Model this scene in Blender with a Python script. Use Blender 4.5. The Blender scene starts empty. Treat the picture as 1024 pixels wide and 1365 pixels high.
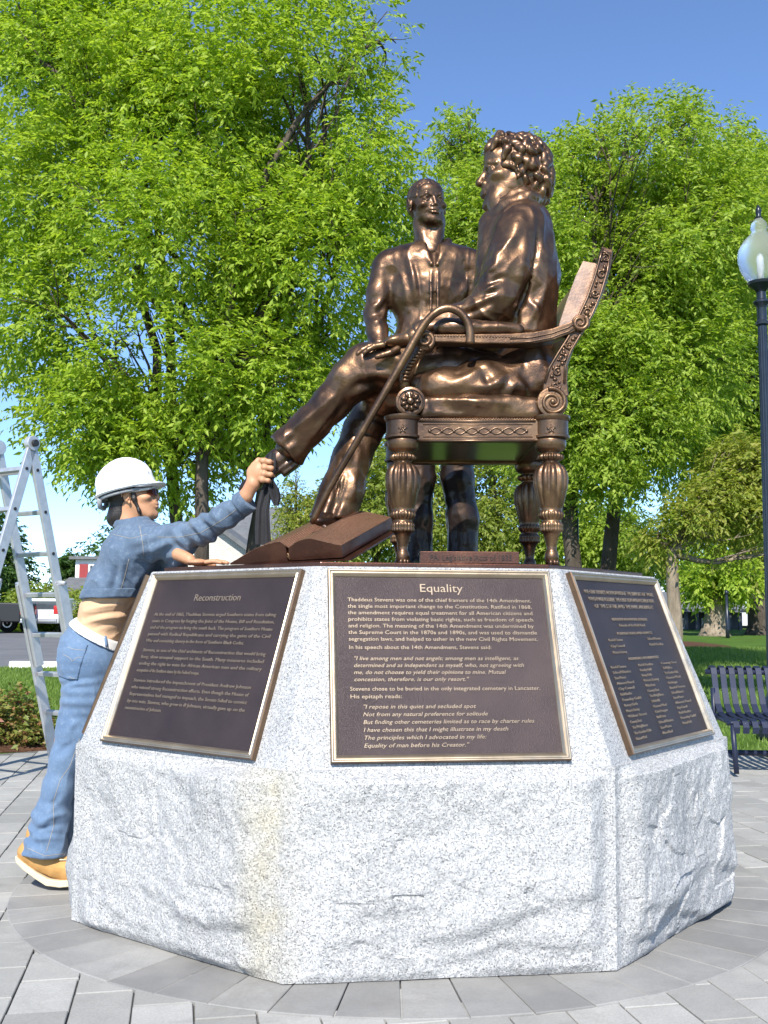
import bpy, bmesh, math, random
import numpy as np
from mathutils import Vector, Matrix
SC = bpy.context.scene
COL = SC.collection
R_ = math.radians
# ------------------------------------------------------------------ camera
EYE, F, PITCH, ROLL = 1.06, 1350.0, 0.103, -0.005
_c, _s = math.cos(PITCH), math.sin(PITCH)
FW = np.array([0, _c, _s]); UP0 = np.array([0, -_s, _c]); RT0 = np.array([1., 0, 0])
RT = math.cos(ROLL)*RT0 - math.sin(ROLL)*UP0
UP = math.sin(ROLL)*RT0 + math.cos(ROLL)*UP0
CAM = np.array([0, 0, EYE])
cd = bpy.data.cameras.new('camera'); co = bpy.data.objects.new('camera', cd); COL.objects.link(co)
cd.sensor_fit = 'VERTICAL'; cd.sensor_height = 36; cd.lens = F/1365*36; cd.clip_start = .05; cd.clip_end = 3000
co.matrix_world = Matrix(((RT[0], UP[0], -FW[0], 0), (RT[1], UP[1], -FW[1], 0), (RT[2], UP[2], -FW[2], EYE), (0, 0, 0, 1)))
SC.camera = co
# ------------------------------------------------------------------ sky, sun, exposure
SUN_EL, SUN_AZ = R_(41), R_(-9)        # azimuth: from straight behind the camera, towards its left
W = bpy.data.worlds.new('World'); SC.world = W; W.use_nodes = True
_n = W.node_tree; _n.nodes.clear()
_o = _n.nodes.new('ShaderNodeOutputWorld'); _b = _n.nodes.new('ShaderNodeBackground'); _k = _n.nodes.new('ShaderNodeTexSky')
_k.sky_type = 'NISHITA'; _k.sun_disc = False; _k.sun_elevation = SUN_EL
_k.air_density = .85; _k.dust_density = 0.; _k.ozone_density = 5.; _k.altitude = 1600
SUNV = Vector((math.sin(SUN_AZ)*math.cos(SUN_EL), -math.cos(SUN_AZ)*math.cos(SUN_EL), math.sin(SUN_EL)))   # towards the sun
_k.sun_rotation = math.atan2(SUNV.x, SUNV.y)
_b.inputs[1].default_value = .14
_n.links.new(_k.outputs[0], _b.inputs[0]); _n.links.new(_b.outputs[0], _o.inputs[0])
sl = bpy.data.lights.new('sun', 'SUN'); sl.energy = 3.9; sl.angle = R_(.53); sl.color = (1, .95, .86)
so = bpy.data.objects.new('sun', sl); COL.objects.link(so); so.rotation_euler = SUNV.to_track_quat('Z', 'Y').to_euler(); so.location = (0, -5, 20)
SC.view_settings.view_transform = 'Standard'; SC.view_settings.look = 'None'; SC.view_settings.gamma = 1
SC.view_settings.exposure = .95; SC.view_settings.use_curve_mapping = False

def PX(px, py, Y):
    "point on the world plane y = Y seen at photo pixel (px, py)"
    d = FW + (px-512)/F*RT + (682.5-py)/F*UP
    return CAM + d*(Y/d[1])
def V3(a): return Vector((float(a[0]), float(a[1]), float(a[2])))

# ------------------------------------------------------------------ object helpers
def obj(name, me, mat=None, parent=None):
    o = bpy.data.objects.new(name, me); COL.objects.link(o)
    if mat is not None and me is not None and len(me.materials) == 0: me.materials.append(mat)
    if parent is not None:
        o.parent = parent; o.matrix_parent_inverse = parent.matrix_world.inverted()
    return o
def lobj(name, me, mat, parent):
    "child whose mesh is in the parent's local coordinates"
    o = bpy.data.objects.new(name, me); COL.objects.link(o)
    if mat is not None and len(me.materials) == 0: me.materials.append(mat)
    o.parent = parent
    return o
def tag(o, label=None, cat=None, group=None, kind=None):
    if label: o['label'] = label
    if cat: o['category'] = cat
    if group: o['group'] = group
    if kind: o['kind'] = kind
    return o
def thing(name, label, cat, loc=(0, 0, 0), group=None, mat=None):
    o = bpy.data.objects.new(name, None); COL.objects.link(o)
    o.empty_display_size = .1
    o.matrix_world = mat if mat is not None else Matrix.Translation(V3(loc))
    return tag(o, label, cat, group)
def copy_tree(o, parent=None):
    c = o.copy(); COL.objects.link(c); c.parent = parent
    if parent is not None: c.matrix_parent_inverse = o.matrix_parent_inverse.copy()
    for ch in list(o.children): copy_tree(ch, c)
    return c

class MB:
    def __init__(s): s.v = []; s.f = []; s.n = 0
    def add(s, v, f):
        v = np.asarray(v, float).reshape(-1, 3); s.v.append(v); s.f += [tuple(int(i)+s.n for i in q) for q in f]; s.n += len(v)
    def box(s, lo, hi, M=None):
        x0, y0, z0 = lo; x1, y1, z1 = hi
        v = np.array([(x0,y0,z0),(x1,y0,z0),(x1,y1,z0),(x0,y1,z0),(x0,y0,z1),(x1,y0,z1),(x1,y1,z1),(x0,y1,z1)], float)
        if M is not None: v = np.array([tuple(M @ Vector(p)) for p in v])
        s.add(v, [(0,3,2,1),(4,5,6,7),(0,1,5,4),(1,2,6,5),(2,3,7,6),(3,0,4,7)])
    def tube(s, pts, rad, n=8, cap=True, squash=None):
        P = [np.asarray(p, float) for p in pts]; m = len(P)
        if not hasattr(rad, '__len__'): rad = [rad]*m
        T = []
        for i in range(m):
            t = P[min(i+1, m-1)]-P[max(i-1, 0)]; T.append(t/(np.linalg.norm(t)+1e-12))
        ref = np.array([0, 0, 1.]) if abs(T[0][2]) < .9 else np.array([0, 1., 0])
        N = np.cross(T[0], ref); N /= np.linalg.norm(N)
        rows = []
        for i in range(m):
            N = N - T[i]*np.dot(N, T[i]); N /= np.linalg.norm(N)+1e-12
            B = np.cross(T[i], N)
            a = np.arange(n)*2*np.pi/n
            rows.append(P[i] + rad[i]*(np.cos(a)[:, None]*N + np.sin(a)[:, None]*B))
        f = []
        for i in range(m-1):
            for j in range(n):
                k = (j+1) % n; f.append((i*n+j, i*n+k, (i+1)*n+k, (i+1)*n+j))
        if cap: f.append(tuple(range(n-1, -1, -1))); f.append(tuple((m-1)*n+j for j in range(n)))
        s.add(np.vstack(rows), f)
    def lathe(s, prof, c=(0, 0, 0), axis='z', n=24, mod=None):
        "prof: list of (r, h); mod(angle, i) -> radius factor"
        a = np.arange(n)*2*np.pi/n; rows = []
        for i, (r, h) in enumerate(prof):
            rr = r*np.array([mod(x, i) for x in a]) if mod else r*np.ones(n)
            p = np.stack([rr*np.cos(a), rr*np.sin(a), np.full(n, h)], 1)
            if axis == 'y': p = np.stack([p[:, 0], -p[:, 2], p[:, 1]], 1)     # height points to -y (to the viewer)
            rows.append(p+np.asarray(c))
        m = len(prof); f = []
        for i in range(m-1):
            for j in range(n):
                k = (j+1) % n; f.append((i*n+j, i*n+k, (i+1)*n+k, (i+1)*n+j))
        f.append(tuple(range(n-1, -1, -1))); f.append(tuple((m-1)*n+j for j in range(n)))
        s.add(np.vstack(rows), f)
    def prism(s, poly, d):
        "poly: planar polygon of 3-D points, extruded by vector d"
        p = np.asarray(poly, float); m = len(p)
        s.add(np.vstack([p, p+np.asarray(d, float)]), [tuple(range(m)), tuple(range(2*m-1, m-1, -1))] + [(i, i+m, (i+1) % m+m, (i+1) % m) for i in range(m)])
    def ball(s, c, r, n=8, m=5):
        r = np.ones(3)*r if not hasattr(r, '__len__') else np.asarray(r, float)
        v = [(0, 0, -1.)]; 
        for i in range(1, m):
            t = -np.pi/2+np.pi*i/m
            for j in range(n): v.append((math.cos(t)*math.cos(2*np.pi*j/n), math.cos(t)*math.sin(2*np.pi*j/n), math.sin(t)))
        v.append((0, 0, 1.)); f = []
        for j in range(n): f.append((0, 1+(j+1) % n, 1+j)); f.append((len(v)-1, 1+(m-2)*n+j, 1+(m-2)*n+(j+1) % n))
        for i in range(m-2):
            for j in range(n):
                k = (j+1) % n; f.append((1+i*n+j, 1+i*n+k, 1+(i+1)*n+k, 1+(i+1)*n+j))
        s.add(np.array(v)*r+np.asarray(c), f)
    def grid(s, P):
        "P: (a,b,3) array"
        a, b = P.shape[:2]; f = []
        for i in range(a-1):
            for j in range(b-1): f.append((i*b+j, i*b+j+1, (i+1)*b+j+1, (i+1)*b+j))
        s.add(P.reshape(-1, 3), f)
    def me(s, name, smooth=False, recalc=True, bevel=0, seg=2):
        m = bpy.data.meshes.new(name); v = np.vstack(s.v)
        m.from_pydata([tuple(p) for p in v], [], s.f)
        if recalc or bevel:
            bm = bmesh.new(); bm.from_mesh(m)
            if recalc: bmesh.ops.recalc_face_normals(bm, faces=bm.faces)
            if bevel:
                es = [e for e in bm.edges if len(e.link_faces) == 2 and e.calc_face_angle(0) > .5]
                bmesh.ops.bevel(bm, geom=es, offset=bevel, segments=seg, affect='EDGES', profile=.5)
            bm.to_mesh(m); bm.free()
        if smooth: shade(m)
        return m
    def build(s, name, mat, parent=None, smooth=False, recalc=True, bevel=0, local=False, angle=None, seg=2):
        m = s.me(name, smooth, recalc, bevel, seg)
        if angle is not None: m.shade_smooth_angle(angle) if hasattr(m, 'shade_smooth_angle') else auto_smooth(m, angle)
        return (lobj if local else obj)(name, m, mat, parent)
def shade(m): m.polygons.foreach_set('use_smooth', np.ones(len(m.polygons), bool))
def auto_smooth(m, ang):
    shade(m); bm = bmesh.new(); bm.from_mesh(m)
    for e in bm.edges: e.smooth = not (len(e.link_faces) == 2 and e.calc_face_angle(0) > ang)
    bm.to_mesh(m); bm.free()
def np_mesh(name, v, f, smooth=True):
    "fast mesh from arrays, f is (n,3) or (n,4)"
    m = bpy.data.meshes.new(name); v = np.asarray(v, np.float32); f = np.asarray(f, np.int32)
    k = f.shape[1]; n = len(f)
    m.vertices.add(len(v)); m.vertices.foreach_set('co', v.ravel())
    m.loops.add(n*k); m.loops.foreach_set('vertex_index', f.ravel())
    m.polygons.add(n); m.polygons.foreach_set('loop_start', np.arange(n, dtype=np.int32)*k)
    m.update(calc_edges=True)
    if smooth: shade(m)
    return m

# ------------------------------------------------------------------ noise
def _hash(i, j, k, seed):
    h = (i.astype(np.int64)*374761393 + j.astype(np.int64)*668265263 + k.astype(np.int64)*2147483647 + seed*1274126177) & 0x7fffffff
    h = ((h ^ (h >> 13))*1274126177) & 0x7fffffff
    h = ((h ^ (h >> 16))*668265263) & 0x7fffffff
    return ((h ^ (h >> 15)) & 0xffff)/32767.5-1
def vnoise(P, seed=0):
    P = np.asarray(P, float); I = np.floor(P).astype(np.int64); t = P-I; t = t*t*(3-2*t); r = 0
    for a in (0, 1):
        for b in (0, 1):
            for c in (0, 1):
                w = (t[:, 0] if a else 1-t[:, 0])*(t[:, 1] if b else 1-t[:, 1])*(t[:, 2] if c else 1-t[:, 2])
                r = r+w*_hash(I[:, 0]+a, I[:, 1]+b, I[:, 2]+c, seed)
    return r
def fbm(P, seed=0, o=3):
    r = 0; a = 1.
    for i in range(o): r = r+a*vnoise(np.asarray(P)*2**i, seed+i*7); a *= .5
    return r

# ------------------------------------------------------------------ signed distance sculpting
NN = [None]
class SDF:
    def __init__(s, lo, hi, h):
        s.lo = np.asarray(lo, float); s.h = h
        s.n = np.ceil((np.asarray(hi)-s.lo)/h).astype(int)+1
        s.D = np.full(s.n, 1., np.float32)
    def reg(s, lo, hi):
        a = np.clip(np.floor((np.asarray(lo)-s.lo)/s.h).astype(int), 0, s.n-1); b = np.clip(np.ceil((np.asarray(hi)-s.lo)/s.h).astype(int)+1, 1, s.n)
        if np.any(b-a < 1): return None, None
        g = [(s.lo[i]+s.h*np.arange(a[i], b[i])).astype(np.float32) for i in range(3)]
        return tuple(slice(a[i], b[i]) for i in range(3)), np.meshgrid(*g, indexing='ij', sparse=True)
    def op(s, sl, d, k, mode):
        A = s.D[sl]
        if mode == 'u':
            h = np.maximum(k-np.abs(A-d), 0)/k; s.D[sl] = np.minimum(A, d)-h*h*k*.25
        elif mode == 's':
            d = -d; h = np.maximum(k-np.abs(A-d), 0)/k; s.D[sl] = np.maximum(A, d)+h*h*k*.25
        elif mode == 'i':
            h = np.maximum(k-np.abs(A-d), 0)/k; s.D[sl] = np.maximum(A, d)+h*h*k*.25
    def cone(s, a, b, ra, rb, k=.02, mode='u'):
        a = np.asarray(a, float); b = np.asarray(b, float); m = k+3*s.h+max(ra, rb)
        sl, G = s.reg(np.minimum(a, b)-m, np.maximum(a, b)+m)
        if sl is None: return
        u = b-a; L = float(u@u)+1e-12
        t = np.clip(((G[0]-a[0])*u[0]+(G[1]-a[1])*u[1]+(G[2]-a[2])*u[2])/L, 0, 1).astype(np.float32)
        d = np.sqrt((G[0]-a[0]-t*u[0])**2+(G[1]-a[1]-t*u[1])**2+(G[2]-a[2]-t*u[2])**2)-(ra+(rb-ra)*t)
        s.op(sl, d.astype(np.float32), k, mode)
    def chain(s, pts, k=.02, mode='u'):
        for (a, ra), (b, rb) in zip(pts[:-1], pts[1:]): s.cone(a, b, ra, rb, k, mode)
    def ell(s, c, r, Rm=None, k=.02, mode='u'):
        c = np.asarray(c, float); r = np.ones(3)*r if not hasattr(r, '__len__') else np.asarray(r, float)
        m = (max(r) if Rm is not None else r)+k+3*s.h
        sl, G = s.reg(c-m, c+m)
        if sl is None: return
        q = [G[i]-c[i] for i in range(3)]
        if Rm is not None: q = [q[0]*Rm[0, j]+q[1]*Rm[1, j]+q[2]*Rm[2, j] for j in range(3)]
        k0 = np.sqrt((q[0]/r[0])**2+(q[1]/r[1])**2+(q[2]/r[2])**2); k1 = np.sqrt((q[0]/r[0]**2)**2+(q[1]/r[1]**2)**2+(q[2]/r[2]**2)**2)
        s.op(sl, (k0*(k0-1)/(k1+1e-6)).astype(np.float32), k, mode)
    def box(s, c, hf, Rm=None, rd=.01, k=.02, mode='u'):
        c = np.asarray(c, float); hf = np.asarray(hf, float); m = np.linalg.norm(hf)+k+3*s.h
        sl, G = s.reg(c-m, c+m)
        if sl is None: return
        q = [G[i]-c[i] for i in range(3)]
        if Rm is not None: q = [q[0]*Rm[0, j]+q[1]*Rm[1, j]+q[2]*Rm[2, j] for j in range(3)]
        q = [np.abs(q[i])-(hf[i]-rd) for i in range(3)]
        d = np.sqrt(np.maximum(q[0], 0)**2+np.maximum(q[1], 0)**2+np.maximum(q[2], 0)**2)+np.minimum(np.maximum(q[0], np.maximum(q[1], q[2])), 0)-rd
        s.op(sl, d.astype(np.float32), k, mode)
    def cut(s, p, n, k=.004, lo=None, hi=None):
        "remove the side the normal points to (within a box)"
        n = np.asarray(n, float); n = n/np.linalg.norm(n)
        sl, G = s.reg(s.lo if lo is None else lo, s.lo+s.n*s.h if hi is None else hi)
        d = (G[0]-p[0])*n[0]+(G[1]-p[1])*n[1]+(G[2]-p[2])*n[2]
        s.op(sl, d.astype(np.float32), k, 'i')
    def arrays(s, disp=None, smooth=1):
        D = s.D; D[0] = D[-1] = 1; D[:, 0] = D[:, -1] = 1; D[:, :, 0] = D[:, :, -1] = 1
        I = D < 0; nx, ny, nz = D.shape
        cnt = np.zeros((nx-1, ny-1, nz-1), np.int8); C = [(a, b, c) for a in (0, 1) for b in (0, 1) for c in (0, 1)]
        for a, b, c in C: cnt += I[a:nx-1+a, b:ny-1+b, c:nz-1+c]
        act = np.argwhere((cnt > 0) & (cnt < 8))
        idx = np.full(cnt.shape, -1, np.int32); idx[act[:, 0], act[:, 1], act[:, 2]] = np.arange(len(act))
        val = np.stack([D[act[:, 0]+a, act[:, 1]+b, act[:, 2]+c] for a, b, c in C], 1); Cf = np.array(C, float)
        S = np.zeros((len(act), 3)); N = np.zeros(len(act))
        for i in range(8):
            for j in range(i+1, 8):
                if np.abs(Cf[i]-Cf[j]).sum() == 1:
                    va, vb = val[:, i], val[:, j]; x = (va < 0) != (vb < 0)
                    t = np.where(x, va/np.where(x, va-vb, 1), 0)
                    S += np.where(x[:, None], Cf[i]+(Cf[j]-Cf[i])*t[:, None], 0); N += x
        P = s.lo+s.h*(act+S/np.maximum(N, 1)[:, None])
        Fs = []
        for ax in range(3):
            sh = [slice(None)]*3; sh2 = [slice(None)]*3; sh[ax] = slice(0, -1); sh2[ax] = slice(1, None)
            A = I[tuple(sh)]; B = I[tuple(sh2)]; e = np.argwhere(A != B)
            o1, o2 = [(1, 2), (2, 0), (0, 1)][ax]
            e = e[(e[:, o1] > 0) & (e[:, o2] > 0)]
            fl = A[e[:, 0], e[:, 1], e[:, 2]]
            def g(d1, d2):
                q = e.copy(); q[:, o1] -= d1; q[:, o2] -= d2; return idx[q[:, 0], q[:, 1], q[:, 2]]
            q = np.stack([g(1, 1), g(0, 1), g(0, 0), g(1, 0)], 1); q[~fl] = q[~fl][:, ::-1]; Fs.append(q)
        Fq = np.vstack(Fs); Fq = Fq[(Fq >= 0).all(1)]
        for _ in range(smooth):
            A = np.zeros_like(P); n = np.zeros(len(P))
            for a in range(4):
                np.add.at(A, Fq[:, a], P[Fq[:, (a+1) % 4]]); np.add.at(n, Fq[:, a], 1)
                np.add.at(A, Fq[:, a], P[Fq[:, (a+3) % 4]]); np.add.at(n, Fq[:, a], 1)
            P = .5*P+.5*A/np.maximum(n, 1)[:, None]
        if disp is not None:
            nn = np.zeros_like(P); fn = np.cross(P[Fq[:, 2]]-P[Fq[:, 0]], P[Fq[:, 3]]-P[Fq[:, 1]])
            for a in range(4): np.add.at(nn, Fq[:, a], fn)
            nn /= np.linalg.norm(nn, axis=1)[:, None]+1e-12
            NN[0] = nn; P = P+nn*disp(P)[:, None]
        return P, Fq
    def mesh(s, name, disp=None, smooth=1):
        P, Fq = s.arrays(disp, smooth); return np_mesh(name, P, Fq)
def join_np(name, parts):
    v = []; f = []; n = 0
    for P, Fq in parts: v.append(P); f.append(Fq+n); n += len(P)
    return np_mesh(name, np.vstack(v), np.vstack(f))
def frame3(fwd, up=(0, 0, 1)):
    "columns: right, forward, up"
    y = np.asarray(fwd, float); y /= np.linalg.norm(y); x = np.cross(y, up); x /= np.linalg.norm(x); z = np.cross(x, y)
    return np.stack([x, y, z], 1)

# ------------------------------------------------------------------ materials
class NT:
    def __init__(s, name):
        s.m = bpy.data.materials.new(name); s.m.use_nodes = True; s.t = s.m.node_tree; s.t.nodes.clear()
        s.out = s.n('ShaderNodeOutputMaterial'); s.b = s.n('ShaderNodeBsdfPrincipled'); s.l(s.b.outputs[0], s.out.inputs[0])
    def n(s, t, **kw):
        q = s.t.nodes.new(t)
        for k, v in kw.items(): setattr(q, k, v)
        return q
    def l(s, a, b): s.t.links.new(a, b)
    def co(s, kind='Object', scale=None):
        c = s.n('ShaderNodeTexCoord').outputs[kind]
        if scale is not None:
            m = s.n('ShaderNodeMapping'); s.l(c, m.inputs[0]); m.inputs['Scale'].default_value = scale if hasattr(scale, '__len__') else (scale,)*3; c = m.outputs[0]
        return c
    def noise(s, co, scale, detail=3, rough=.55, dist=0):
        q = s.n('ShaderNodeTexNoise'); s.l(co, q.inputs['Vector']); q.inputs['Scale'].default_value = scale; q.inputs['Detail'].default_value = detail
        q.inputs['Roughness'].default_value = rough; q.inputs['Distortion'].default_value = dist; return q.outputs[0]
    def vor(s, co, scale, out='Distance', feature='F1'):
        q = s.n('ShaderNodeTexVoronoi'); q.feature = feature; s.l(co, q.inputs['Vector']); q.inputs['Scale'].default_value = scale; return q.outputs[out]
    def ramp(s, fac, stops, interp='LINEAR'):
        q = s.n('ShaderNodeValToRGB'); s.l(fac, q.inputs[0]); e = q.color_ramp.elements; q.color_ramp.interpolation = interp
        while len(e) < len(stops): e.new(.5)
        for i, (p, c) in enumerate(stops): e[i].position = p; e[i].color = (c if hasattr(c, '__len__') else (c,)*3)[:3]+(1,) if hasattr(c, '__len__') else (c, c, c, 1)
        return q.outputs[0]
    def mix(s, fac, a, b, mode='MIX'):
        q = s.n('ShaderNodeMix', data_type='RGBA', blend_type=mode)
        for sock, v in ((q.inputs[0], fac), (q.inputs[6], a), (q.inputs[7], b)):
            if hasattr(v, 'links'): s.l(v, sock)
            elif hasattr(v, '__len__'): sock.default_value = tuple(v)[:3]+(1,)
            else: sock.default_value = v
        return q.outputs[2]
    def math(s, op, a, b=0.):
        q = s.n('ShaderNodeMath', operation=op)
        for i, v in enumerate((a, b)):
            if hasattr(v, 'links'): s.l(v, q.inputs[i])
            else: q.inputs[i].default_value = v
        return q.outputs[0]
    def bump(s, h, strength=.3, dist=.01):
        q = s.n('ShaderNodeBump'); s.l(h, q.inputs['Height']); q.inputs['Strength'].default_value = strength; q.inputs['Distance'].default_value = dist
        s.l(q.outputs[0], s.b.inputs['Normal']); return q
    def set(s, **kw):
        nm = {'col': 'Base Color', 'rough': 'Roughness', 'metal': 'Metallic', 'spec': 'Specular IOR Level', 'trans': 'Transmission Weight', 'ior': 'IOR', 'sheen': 'Sheen Weight', 'sss': 'Subsurface Weight', 'coat': 'Coat Weight', 'alpha': 'Alpha'}
        for k, v in kw.items():
            i = s.b.inputs[nm[k]]
            if hasattr(v, 'links'): s.l(v, i)
            elif hasattr(v, '__len__'): i.default_value = tuple(v)[:3]+(1,)
            else: i.default_value = v
        return s
def simple(name, col, rough=.5, metal=0., var=.12, scale=8., bump=0., bscale=60., spec=.5, coat=0.):
    t = NT(name); c = t.co(); n = t.noise(c, scale, 4)
    a = tuple(max(0, x*(1-var)) for x in col); b = tuple(x*(1+var) for x in col)
    t.set(col=t.ramp(n, [(.3, a), (.7, b)]), rough=rough, metal=metal, spec=spec, coat=coat)
    if bump: t.bump(t.noise(c, bscale, 3), bump, .004)
    return t.m
M = {}
def bronze(name, c0, c1, c2, rough=.36, bs=1.):
    t = NT(name); c = t.co(); n = t.noise(c, 6, 5, .6, .6); n2 = t.noise(c, 38, 3, .6)
    col = t.ramp(n, [(.28, c0), (.5, c1), (.72, c2)])
    t.set(col=col, metal=.86, rough=t.ramp(t.noise(c, 14, 4, .65), [(.25, rough-.08), (.75, rough+.16)]), coat=.3, spec=.5); t.b.inputs['Coat Roughness'].default_value = .2
    h = t.mix(.5, n2, t.noise(c, 120, 2)); t.bump(h, .28*bs, .006); return t.m
M['bronze'] = bronze('bronze patina', (.060, .033, .020), (.125, .070, .039), (.25, .145, .074), .39)
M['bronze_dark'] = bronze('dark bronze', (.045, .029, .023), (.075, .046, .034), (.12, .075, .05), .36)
M['bronze_red'] = bronze('red brown bronze', (.065, .028, .02), (.10, .042, .027), (.16, .07, .042), .45)
M['bronze_light'] = bronze('polished bronze', (.09, .052, .032), (.15, .09, .055), (.22, .14, .085), .34, .4)
M['frame'] = bronze('frame bronze', (.36, .29, .20), (.44, .36, .26), (.52, .44, .33), .38, .2)
M['frame_side'] = bronze('frame side bronze', (.12, .075, .045), (.16, .10, .06), (.2, .13, .08), .42, .2)
def panel_mat():
    t = NT('plaque field'); c = t.co(); n = t.noise(c, 5, 4)
    t.set(col=t.ramp(n, [(.3, (.034, .023, .024)), (.7, (.056, .038, .038))]), metal=.45, rough=.5)
    t.bump(t.vor(c, 420), .5, .002); return t.m
M['panel'] = panel_mat()
M['letters'] = simple('plaque lettering bronze', (.29, .23, .17), .5, .6, .1, 30)
def granite(name, tint=(1, 1, 1), lift=1., polish=.75, stain=False):
    t = NT(name); c = t.co('Object')
    n1 = t.noise(c, 130, 3, .6); v = t.vor(c, 300, 'Color')
    sp = t.n('ShaderNodeSeparateColor'); t.l(v, sp.inputs[0])
    g = t.ramp(sp.outputs[0], [(0, .10), (.10, .20), (.26, .47), (.55, .62), (1, .74)])
    g = t.mix(t.ramp(n1, [(.36, 0.), (.62, 1.)]), t.mix(.75, g, (.34, .35, .37)), g)
    big = t.noise(c, 3.2, 4); g = t.mix(1., g, t.ramp(big, [(.3, tuple(lift*.84*x for x in tint)), (.7, tuple(lift*1.0*x for x in tint))]), 'MULTIPLY')
    if stain:
        w = t.n('ShaderNodeVectorMath', operation='DISTANCE')
        ms = t.n('ShaderNodeMapping'); ms.inputs['Scale'].default_value = (1, 1, 0); t.l(c, ms.inputs[0]); t.l(ms.outputs[0], w.inputs[0]); w.inputs[1].default_value = STAIN
        m = t.ramp(w.outputs['Value'], [(.02, 1.), (.13, 0.)])
        m = t.math('MULTIPLY', m, t.ramp(t.noise(c, 9, 3), [(.3, .15), (.6, .7)]))
        g = t.mix(m, g, t.mix(1., g, (1.0, .90, .66), 'MULTIPLY'))
    t.set(col=g, rough=polish, spec=.4)
    b1 = t.bump(t.mix(.6, n1, sp.outputs[1]), .22, .004)
    if stain:
        b2 = t.n('ShaderNodeBump'); b2.inputs['Strength'].default_value = .55; b2.inputs['Distance'].default_value = .02; t.l(t.noise(c, 34, 6, .68), b2.inputs['Height']); t.l(b2.outputs[0], b1.inputs['Normal'])
    return t.m
# ================================================================== PEDESTAL
PC = np.array([.051*EYE, 4.057*EYE, 0]); PROT = .130
RB, RL, RTP, ZL, ZT = 1.234*EYE, 1.240*EYE, .999*EYE, .573*EYE, 1.153*EYE
def octp(r, z, i):
    a = PROT+np.pi/4*(i-1.5)-np.pi/2
    return np.array([PC[0]+r*np.cos(a), PC[1]+r*np.sin(a), z])
_q = octp(RB-.01, 0, 1); STAIN = (float(_q[0]-PC[0])-.05, float(_q[1]-PC[1])+.02, 0)
M['granite'] = granite('grey granite rock faced', (1.0, .988, .962), .94, .8, True)
M['granite_smooth'] = granite('grey granite thermal finish', (.98, .975, .965), .84, .6)
ped = thing('pedestal', 'grey granite octagonal pedestal with rock-faced base under the bronze group', 'pedestal', (PC[0], PC[1], 0))
rng = np.random.default_rng(5)
mb = MB()
for i in range(8):
    nu, nv = (150, 90) if i in (0, 1, 2) else (30, 20)
    a, b = octp(RB, 0, i), octp(RB, 0, i+1); a1, b1 = octp(RL, ZL, i), octp(RL, ZL, i+1)
    nrm = np.cross(b-a, [0, 0, 1]); nrm /= np.linalg.norm(nrm)
    u = np.linspace(0, 1, nu); v = np.linspace(0, 1, nv); U, Vv = np.meshgrid(u, v, indexing='ij')
    P = (a[None, None]*(1-U[..., None])+b*U[..., None])*(1-Vv[..., None])+(a1*(1-U[..., None])+b1*U[..., None])*Vv[..., None]
    Q = np.stack([U.ravel()*2.6+i*9.3, Vv.ravel()*1.7, np.zeros(U.size)], 1)
    sm = lambda x, e0, e1: (lambda t: t*t*(3-2*t))(np.clip((x-e0)/(e1-e0), 0, 1))
    mask = (sm(U, .02, .10)*sm(1-U, .02, .10)*sm(Vv, -.02, .06)*sm(1-Vv, .004, .06))
    big = fbm(Q, 3, 2).reshape(U.shape)
    # conchoidal chips: a few warped ledges where the face steps back
    wave = (.30+.07*np.sin(U*7+i*1.7)+.05*vnoise(Q*2.2, 8).reshape(U.shape))
    step = 1/(1+np.exp(-(Vv-wave)*58))
    wave2 = (.10+.05*np.sin(U*5+i*2.9+1)+.05*vnoise(Q*3.1, 18).reshape(U.shape)); step2 = 1/(1+np.exp(-(Vv-wave2)*80))
    stren = np.clip(.55+.9*vnoise(Q*.9+7, 21).reshape(U.shape), 0.05, 1)
    d = .016+.016*big+.028*(1-Vv)*.5+.024*step*stren+.017*step2*stren-.012*sm(np.abs(U-.52), .2, .5)
    if i == 2:   # right face: slanting conchoidal scoops
        s1 = U*.9-Vv*.55; d += .006*np.abs(np.sin(s1*6+1.2*big))*sm(Vv, .15, .5)
    P = P+nrm*(np.where(mask > 0, mask*d, 0)[..., None])
    # broken facets: tilted planes of random cells meeting in crisp arrises
    fc = np.random.default_rng(90+i); K = 46; cu, cv = fc.uniform(-.05, 1.05, K), fc.uniform(-.05, 1.05, K); gu, gv, gh = fc.normal(0, .05, K), fc.normal(0, .05, K), fc.normal(0, .006, K)
    du = (U[..., None]-cu)*1.6+.05*vnoise(Q*4, 33).reshape(U.shape)[..., None]; dv = (Vv[..., None]-cv)*1.0+.05*vnoise(Q*4+9, 34).reshape(U.shape)[..., None]; dist = du**2+dv**2; w_ = np.exp(-(dist-dist.min(-1, keepdims=True))*3200); w_ /= w_.sum(-1, keepdims=True)
    fac = (w_*(gh+gu*(U[..., None]-cu)+gv*(Vv[..., None]-cv))).sum(-1); P = P+nrm*((fac*mask*(.26 if i != 2 else .36))[..., None])
    # hairline cracks
    for ck in range(3):
        cy = (.34, .12, .62)[ck]+.05*np.sin(U*(6+3*ck)+i*2+ck)+.035*vnoise(Q*3.5+ck*11, 60+ck).reshape(U.shape); ext = sm(vnoise(Q*1.3+ck*5, 70+ck).reshape(U.shape), (.05, .15, .35)[ck], (.25, .35, .5)[ck]); P = P-nrm*((.0022*np.exp(-((Vv-cy)/.008)**2)*ext*mask)[..., None])
    rough = fbm(np.stack([U.ravel()*22+i*31, Vv.ravel()*13, 0*U.ravel()], 1), 51, 3).reshape(U.shape)
    P = P+nrm*((.0042*rough*mask)[..., None])
    # chipped bottom arris
    P[:, 0, 2] += np.where((U[:, 0] > .05) & (U[:, 0] < .95), .010*np.maximum(0, vnoise(np.stack([u*9+i*5, 0*u, 0*u], 1), 77)), 0)+.008
    mb.grid(P)
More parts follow.
